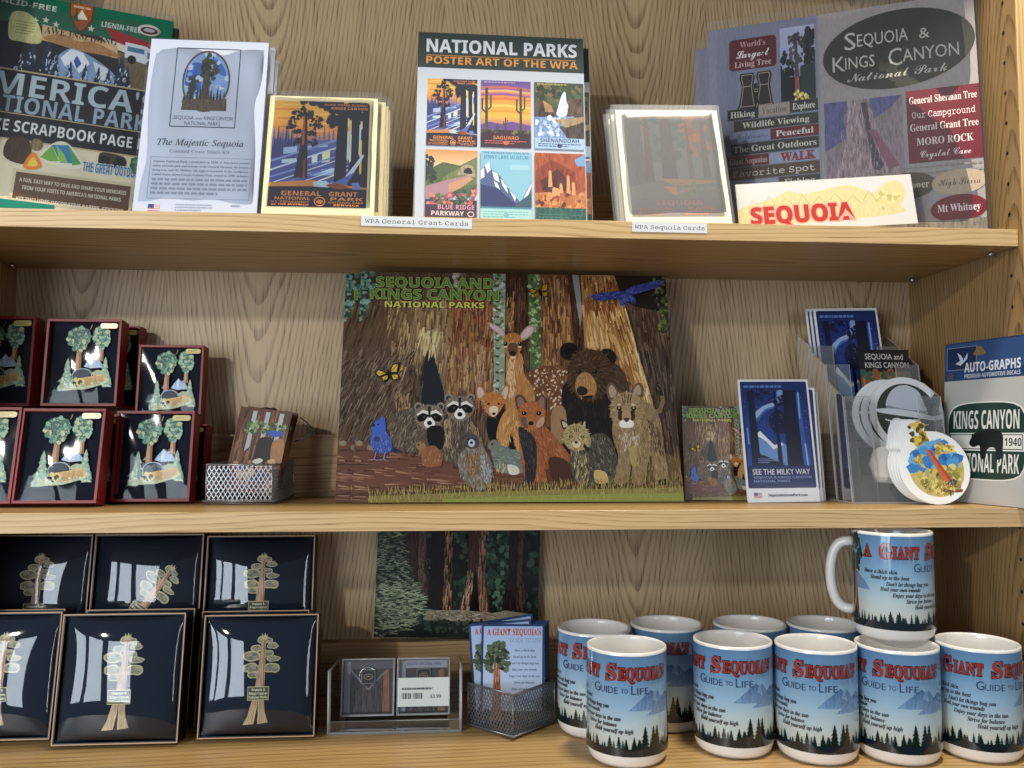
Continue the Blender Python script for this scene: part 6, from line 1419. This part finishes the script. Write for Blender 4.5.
# ================================================================ decal pack on the side wall
def decal_art():
    A = Art(300, 480, 5)
    A.rect(0, 0, 300, 480, '#bdbcb8'); A.rect(0, 0, 300, 116, '#33507f'); A.rect(0, 0, 300, 4, '#243a60'); A.rect(0, 84, 300, 116, '#24406e')
    A.rect(8, 14, 118, 84, '#1c2f54'); A.frame(8, 14, 118, 84, 2, '#8093b4')
    A.poly([(40, 64), (58, 56), (52, 40), (46, 30), (62, 40), (70, 54), (86, 34), (84, 50), (72, 62), (60, 70)], '#c8d2e0')
    A.text('AUTO-GRAPHS', 74, 92, 27, '#dfe5ec', 192, style='sansb', off=.01); A.text('PREMIUM AUTOMOTIVE DECALS', 75, 110, 11.5, '#d0d8e4', 190, style='sansb')
    A.poly([(104, 40), (122, 18), (134, 18), (150, 40), (138, 44), (116, 44)], '#8a7448'); A.blob([(12, 98), (28, 92), (30, 108), (16, 112)], '#5a4860')
    S = [(30, 200), (150, 182), (270, 200), (284, 300), (268, 395), (150, 412), (32, 395), (16, 300)]
    A.blob(S, '#e9e9e4'); A.blob([(150+(x-150)*.97, 297+(y-297)*.965) for x, y in S], '#1d3a30')
    A.text('KINGS CANYON', 150, 262, 52, '#e9e9e4', 226, 'c', 'sansb', out=None); A.rect(22, 274, 278, 326, '#e9e9e4'); A.frame(26, 278, 274, 322, 2.5, '#1d3a30')
    A.text('1940', 243, 311, 22, '#26302c', 54, 'c', 'sansb'); A.text('NATIONAL PARK', 150, 388, 52, '#e9e9e4', 226, 'c', 'sansb')
    A.blob([(96, 300), (112, 276), (140, 268), (176, 262), (206, 274), (212, 300), (206, 345), (190, 348), (184, 318), (160, 320), (152, 348), (136, 346), (132, 312), (112, 316), (98, 310)], '#15181a', .1); A.ell(108, 282, 5, 6, '#15181a')
    return A
dp = thing('decal_pack', 'AUTO-GRAPHS decal pack with blue header leaning against the right side wall', 'decal pack')
slab('backing_card', dp, .118, .192, .0015, 'paper', '#bdbcb8', decal_art(), .001)
Yr = .002
while proj((.635, Yr, ZM))[0] < 1034 and Yr > -.045: Yr -= .001
P1, P2 = Vector((xat(946, .106, ZM), .106, ZM)), Vector((.635, Yr, ZM))
dp.scale = ((P2-P1).length/.118, 1, 1)
dp.location = ((P1.x+P2.x)/2-.004, (P1.y+P2.y)/2, ZM+.0008); dp.rotation_euler = slab_rot(3, math.degrees(math.atan2(P2.y-P1.y, P2.x-P1.x)), 0)
# ================================================================ forest poster standing on the back rail
def forest_art():
    A = Art(1000, 700, 21); R = A.R
    A.rect(0, 0, 1000, 700, '#141a17'); A.dabs([(0, 0), (1000, 0), (1000, 600), (0, 600)], 420, 26, ['#1c2a22', '#24372b', '#101613', '#2f4635', '#18221d', '#3b5240'], 2)
    A.dabs([(640, 40), (820, 40), (820, 540), (680, 500)], 130, 20, ['#34503c', '#2a4032', '#486450', '#54705c', '#1d2c24'])
    def trunk(x0, x1, b0, b1, y, cols, light):
        A.poly([(x0, 0), (x1, 0), (x1+4, y*.6), (b1, y), (b0, y), (x0-4, y*.6)], cols[0], .2)
        P = [(x0+6, 0), (x1-4, 0), (x1, y*.6), (b1-10, y-20), (b0+10, y-20), (x0, y*.6)]
        A.hair(P, 190, 60, 91, cols, 6, 3)
        xl = x0+(x1-x0)*.62; A.hair([(xl, 0), (x1-6, 0), (x1-2, y*.6), (b1-16, y-16), (xl-4, y-16)], 110, 55, 90, light, 5, 3)
    trunk(180, 300, 200, 330, 470, ['#3a2622', '#2a1c1a', '#4a322c'], ['#5c443e', '#6c5650'])
    trunk(330, 465, 310, 480, 560, ['#1c1412', '#241a16', '#16100e'], ['#8a5a40', '#a07458', '#6c4430', '#b08a6c'])
    trunk(560, 668, 500, 705, 560, ['#3c2620', '#4c3028', '#5c3c30'], ['#7c5440', '#94684e', '#a8846a'])
    A.poly([(598, 330), (612, 320), (640, 560), (575, 560)], '#120d0b', .1); A.hair([(560, 300), (600, 310), (570, 560), (520, 560)], 70, 50, 98, ['#a8846a', '#8c6850', '#c4a48c'], 5, 4)
    trunk(812, 905, 772, 935, 540, ['#241715', '#1a1110', '#342220'], ['#44302c', '#58403a'])
    A.poly([(290, 545), (520, 540), (720, 555), (800, 540), (960, 560), (960, 620), (300, 600)], '#8a7c68', .3); A.hair([(300, 550), (780, 550), (700, 600), (320, 595)], 120, 30, 5, ['#b4a890', '#6c604e', '#cabfa8', '#544a3c'], 5, 15)
    A.poly([(0, 610), (1000, 600), (1000, 700), (0, 700)], '#16201a'); A.dabs([(300, 600), (960, 595), (980, 660), (300, 670)], 120, 14, ['#2c3c30', '#1e2a22', '#3c4e3e'])
    fol = [(0, 60), (90, 0), (150, 80), (190, 260), (250, 400), (310, 520), (300, 600), (200, 660), (60, 690), (0, 690)]
    A.poly(fol, '#252e27', .2); A.hair(fol, 900, 44, lambda x, y: R.choice([-12, 14, 168, 190]), ['#414f40', '#2e3a30', '#566350', '#707c64', '#1f2822', '#8f987c'], 8, 16); A.hair([(20, 380), (240, 380), (310, 520), (200, 640), (20, 660)], 300, 40, lambda x, y: R.choice([-10, 12, 170, 192]), ['#929c80', '#a6ad8e', '#76846a', '#5a6a52'], 7, 14)
    return A
fp = slab('forest_poster', None, .210, .1545, .0012, 'gloss', '#1a201c', forest_art(), .0006)
tag(fp, 'dark photo poster of red sequoia trunks and ferny boughs standing on the back rail', 'poster')
X = (xat(373.5, .214, ZB+.066)+xat(537.5, .214, ZB+.066))/2
fp.location = (X, .2120, ZB+.0665+.0032); fp.rotation_euler = slab_rot(1.5, 0, 1.6)

# ================================================================ clear tray with two pin boxes
tr = thing('acrylic_tray', 'clear acrylic display tray with sloping sides holding two small pin boxes', 'tray')
TY = .020
while proj((-.12, TY, ZB))[1] > 735: TY += .001
TX = (xat(328, TY, ZB)+xat(461, TY, ZB))/2; tw = (xat(461, TY, ZB)-xat(328, TY, ZB))/2; th_, td, tb_ = .068, .098, .058
tr.location = (TX, TY, ZB+.0003)
for nm, P in (('base_plate', [(-tw, 0, 0), (tw, 0, 0), (tw, td, 0), (-tw, td, 0)]), ('back_plate', [(-tw, td, 0), (tw, td, 0), (tw, td, tb_), (-tw, td, tb_)]), ('front_lip', [(-tw, -.0005, .0), (tw, -.0005, .0), (tw, -.0005, .014), (-tw, -.0005, .014)]),
              ('side_plate', [(-tw, 0, .0022), (-tw, td, .0022), (-tw, td, tb_), (-tw, 0, th_)]), ('side_plate', [(tw-.0022, 0, .0022), (tw-.0022, td, .0022), (tw-.0022, td, tb_), (tw-.0022, 0, th_)])):
    b = MB(); sheet(b, P, .0022); b.build(nm, tr)
for x in (-tw, tw):
    b = MB(); b.tube([(x, -.0008, 0), (x, -.0008, th_), (x, td, tb_)], .0012, 'acrylic_edge', n=6); b.build('polished_edge', tr)
def pin_box(label, price):
    t = thing('pin_box', label, 'pin box', group='boxed pins in the clear tray')
    w, h, d = .060, .062, .020
    b = MB()
    for P in ([(-w/2, 0, 0), (w/2, 0, 0), (w/2, 0, h), (-w/2, 0, h)], [(-w/2, 0, 0), (-w/2, d, 0), (-w/2, d, h), (-w/2, 0, h)], [(w/2-.0016, 0, 0), (w/2-.0016, d, 0), (w/2-.0016, d, h), (w/2-.0016, 0, h)], [(-w/2, 0, h-.0016), (w/2, 0, h-.0016), (w/2, d, h-.0016), (-w/2, d, h-.0016)], [(-w/2, 0, 0), (w/2, 0, 0), (w/2, d, 0), (-w/2, d, 0)]): sheet(b, P, .0016)
    b.tube([(-w/2, 0, 0), (w/2, 0, 0), (w/2, 0, h), (-w/2, 0, h)], .0009, 'acrylic_edge', n=6, closed=True); b.build('clear_case', t)
    A = Art(180, 186, 6); A.rect(0, 0, 180, 186, '#4c4648', .1); A.rect(0, 0, 22, 186, '#9aa2b4'); A.rect(22, 0, 180, 28, '#b4b8c4' if price else '#6c6a72'); A.hair([(26, 60), (150, 60), (150, 180), (26, 180)], 120, 50, 91, ['#3c3232', '#54484a', '#2c2426', '#6a5654'], 5, 4); A.poly([(146, 40), (166, 30), (170, 186), (144, 186)], '#a0684c', .3)
    A.poly([(22, 28), (90, 100), (160, 28), (160, 34), (90, 108), (22, 34)], '#8c8e98') if not price else A.text('SEQUOIA NATIONAL PARK', 90, 18, 10, '#3c5a98', 130, 'c', 'sansb')
    slab('insert_card', t, w-.005, h-.006, .001, 'gloss', '#5a5456', A, .0005, y=.006, z=.003)
    b = MB(); z0 = h*.68; b.prism(rr(-.0085, z0-.0085, .0085, z0+.0085, .0025), .0028, .0052, 'steel', bev=.0006); b.prism(rr(-.0072, z0-.0072, .0072, z0+.0072, .002), .0020, .0030, 'black')
    A2 = Art(60, 60); A2.ring(30, 30, 22, 14, 2.5, '#b8a068', 20); A2.line([(20, 32), (30, 26), (40, 32)], 3, '#b8a068'); b.art(A2, .014, .014, .0019, 'inkmetal', 0, z0-.007)
    if not price: b.tube([(.0105*math.cos(a*.35+2.2-PI/2), .0036, z0+.0105*math.sin(a*.35+2.2-PI/2)) for a in range(12)], .0009, 'steel', n=6)
    b.build('pin', t)
    if price:
        A3 = Art(170, 98, 4); A3.rect(0, 0, 170, 98, '#e9ece6'); A3.greek(14, 34, 158, 43, 1, '#3c4044', .8, 4); 
        for k in range(12): A3.rect(14+k*5.2-(k > 5)*2+(k > 5)*8, 52, 16.4+k*5.2+(k % 3)*.8+(k > 5)*6, 72, '#2c3034')
        A3.text('$3.99', 108, 70, 11, '#2c3034', 36, style='sansb')
        b = MB(); b.prism(rr(-w/2+.0005, .009, w/2-.0005, .0405, .001), -.0006, -.0002, 'paper', '#e9ece6'); b.art(A3, w-.001, .0315, -.0006, 'paper', 0, .009); b.build('price_sticker', t)
    return t
for o, px0, px1 in ((pin_box('clear pin box at left in the tray, round dark pin above a tree trunk', False), 340, 394), (pin_box('clear pin box at right in the tray with a white price sticker', True), 397, 449)):
    x = (xat(px0, TY+.030, ZB)+xat(px1, TY+.030, ZB))/2; o.location = (x, TY+.030, ZB+.0100); o.rotation_euler = slab_rot(9)
b = MB(); b.box(-.058, .058, .028, .060, .0026, .0062, 'acrylic'); b.build('step', tr)

# ================================================================ dark wire holder with wisdom cards
bc = basket('wire_card_holder', 'dark grey wire mesh card holder set cornerwise beside the mugs', 'card holder', [(0, 0), (.0515, .050), (.002, .104), (-.0475, .048)], .044, 'darkwire', .0044, .0006, .0014)
p = atw(513, .921, ZB); bc.location = (p.x, p.y, ZB)
def advice_art():
    A = Art(345, 520, 8); A.rect(0, 0, 345, 520, '#2e4670'); A.grad(12, 12, 333, 508, [(0, '#a9c2ea'), (.5, '#bfd2f0'), (.8, '#d0dcee'), (1, '#aab8cc')])
    A.poly([(120, 420), (200, 380), (260, 350), (333, 330), (333, 440), (120, 450)], '#8fa4cc', .1, '#b8c6dc')
    A.text('A GIANT', 30, 58, 34, '#c2502c', 128, style='serif', off=.02); A.text("SEQUOIA'S", 170, 58, 34, '#c2502c', 156, style='serif', off=.02); A.text('GUIDE TO LIFE', 155, 98, 24, '#8c9cc0', 170)
    for k, t in enumerate(('Have a thick skin', 'Stand up to the heat', "Don't let things bug you", 'Heal your own wounds', 'Enjoy your days in the sun', 'Strive for balance', 'Hold yourself up high')): A.text(t, 236, 146+k*34, 13, '#2c3a60', (112, 128, 156, 136, 168, 112, 140)[k], 'c', 'serifbi')
    A.poly([(72, 150), (98, 150), (112, 430), (122, 508), (52, 508), (64, 430)], '#b0704c', .3); A.hair([(74, 150), (96, 150), (110, 500), (62, 500)], 90, 40, 91, ['#c4885e', '#94583a', '#d8a078', '#7c4830'], 4, 3)
    A.dabs([(20, 190), (40, 110), (84, 90), (130, 110), (154, 170), (146, 240), (108, 262), (96, 200), (70, 200), (60, 262), (24, 240)], 120, 17, ['#4a5a44', '#5c6c50', '#37462f', '#6f7c5c', '#2c3828'])
    for x in (30, 44, 140, 160, 250, 290): A.conifer(x, 508, 80 if x < 60 else 46, 36, '#40584c', '#2c4038', 7)
    A.rect(12, 460, 333, 508, '#3c5448', .2); A.poly([(70, 430), (110, 430), (122, 508), (52, 508)], '#a06848', .3)
    return A
vA = advice_art()
gc = thing('wisdom_card', 'blue tree card with orange title in the dark wire holder, front one', 'card', group='blue tree cards in the dark wire holder')
slab('card', gc, .0725, .108, .0016, 'gloss', '#33496e', vA, .0006)
def card_at(o, px0, px1, Y, lean, roll, dz=0):
    z = ZB+.0048+dz; o.location = ((xat(px0, Y, z)+xat(px1, Y, z))/2, Y, z+abs(.036*math.sin(math.radians(roll)))); o.rotation_euler = slab_rot(lean, 0, roll); return o
Y0 = p.y+.040
card_at(gc, 480, 544, Y0, 5, 1)
card_at(dup(gc, 'blue tree card tilted left behind the front one in the dark wire holder', (0, 0, 0)), 475, 538, Y0+.006, 5, -4)
for i, (a, r, lab) in enumerate(((484, 0, 'blue tree card in the dark wire holder, edge showing right of the front one'), (486, 0, 'blue tree card in the dark wire holder, further back with its edge showing right'), (487, 0, 'blue tree card in the dark wire holder, near the back with grey edge at right'), (483, -8, 'blue tree card at the back of the dark wire holder, tilted to the left'))):
    card_at(dup(gc, lab, (0, 0, 0)), a, a+64, Y0+.011+.0045*i, 5, r, -.002 if r else 0)
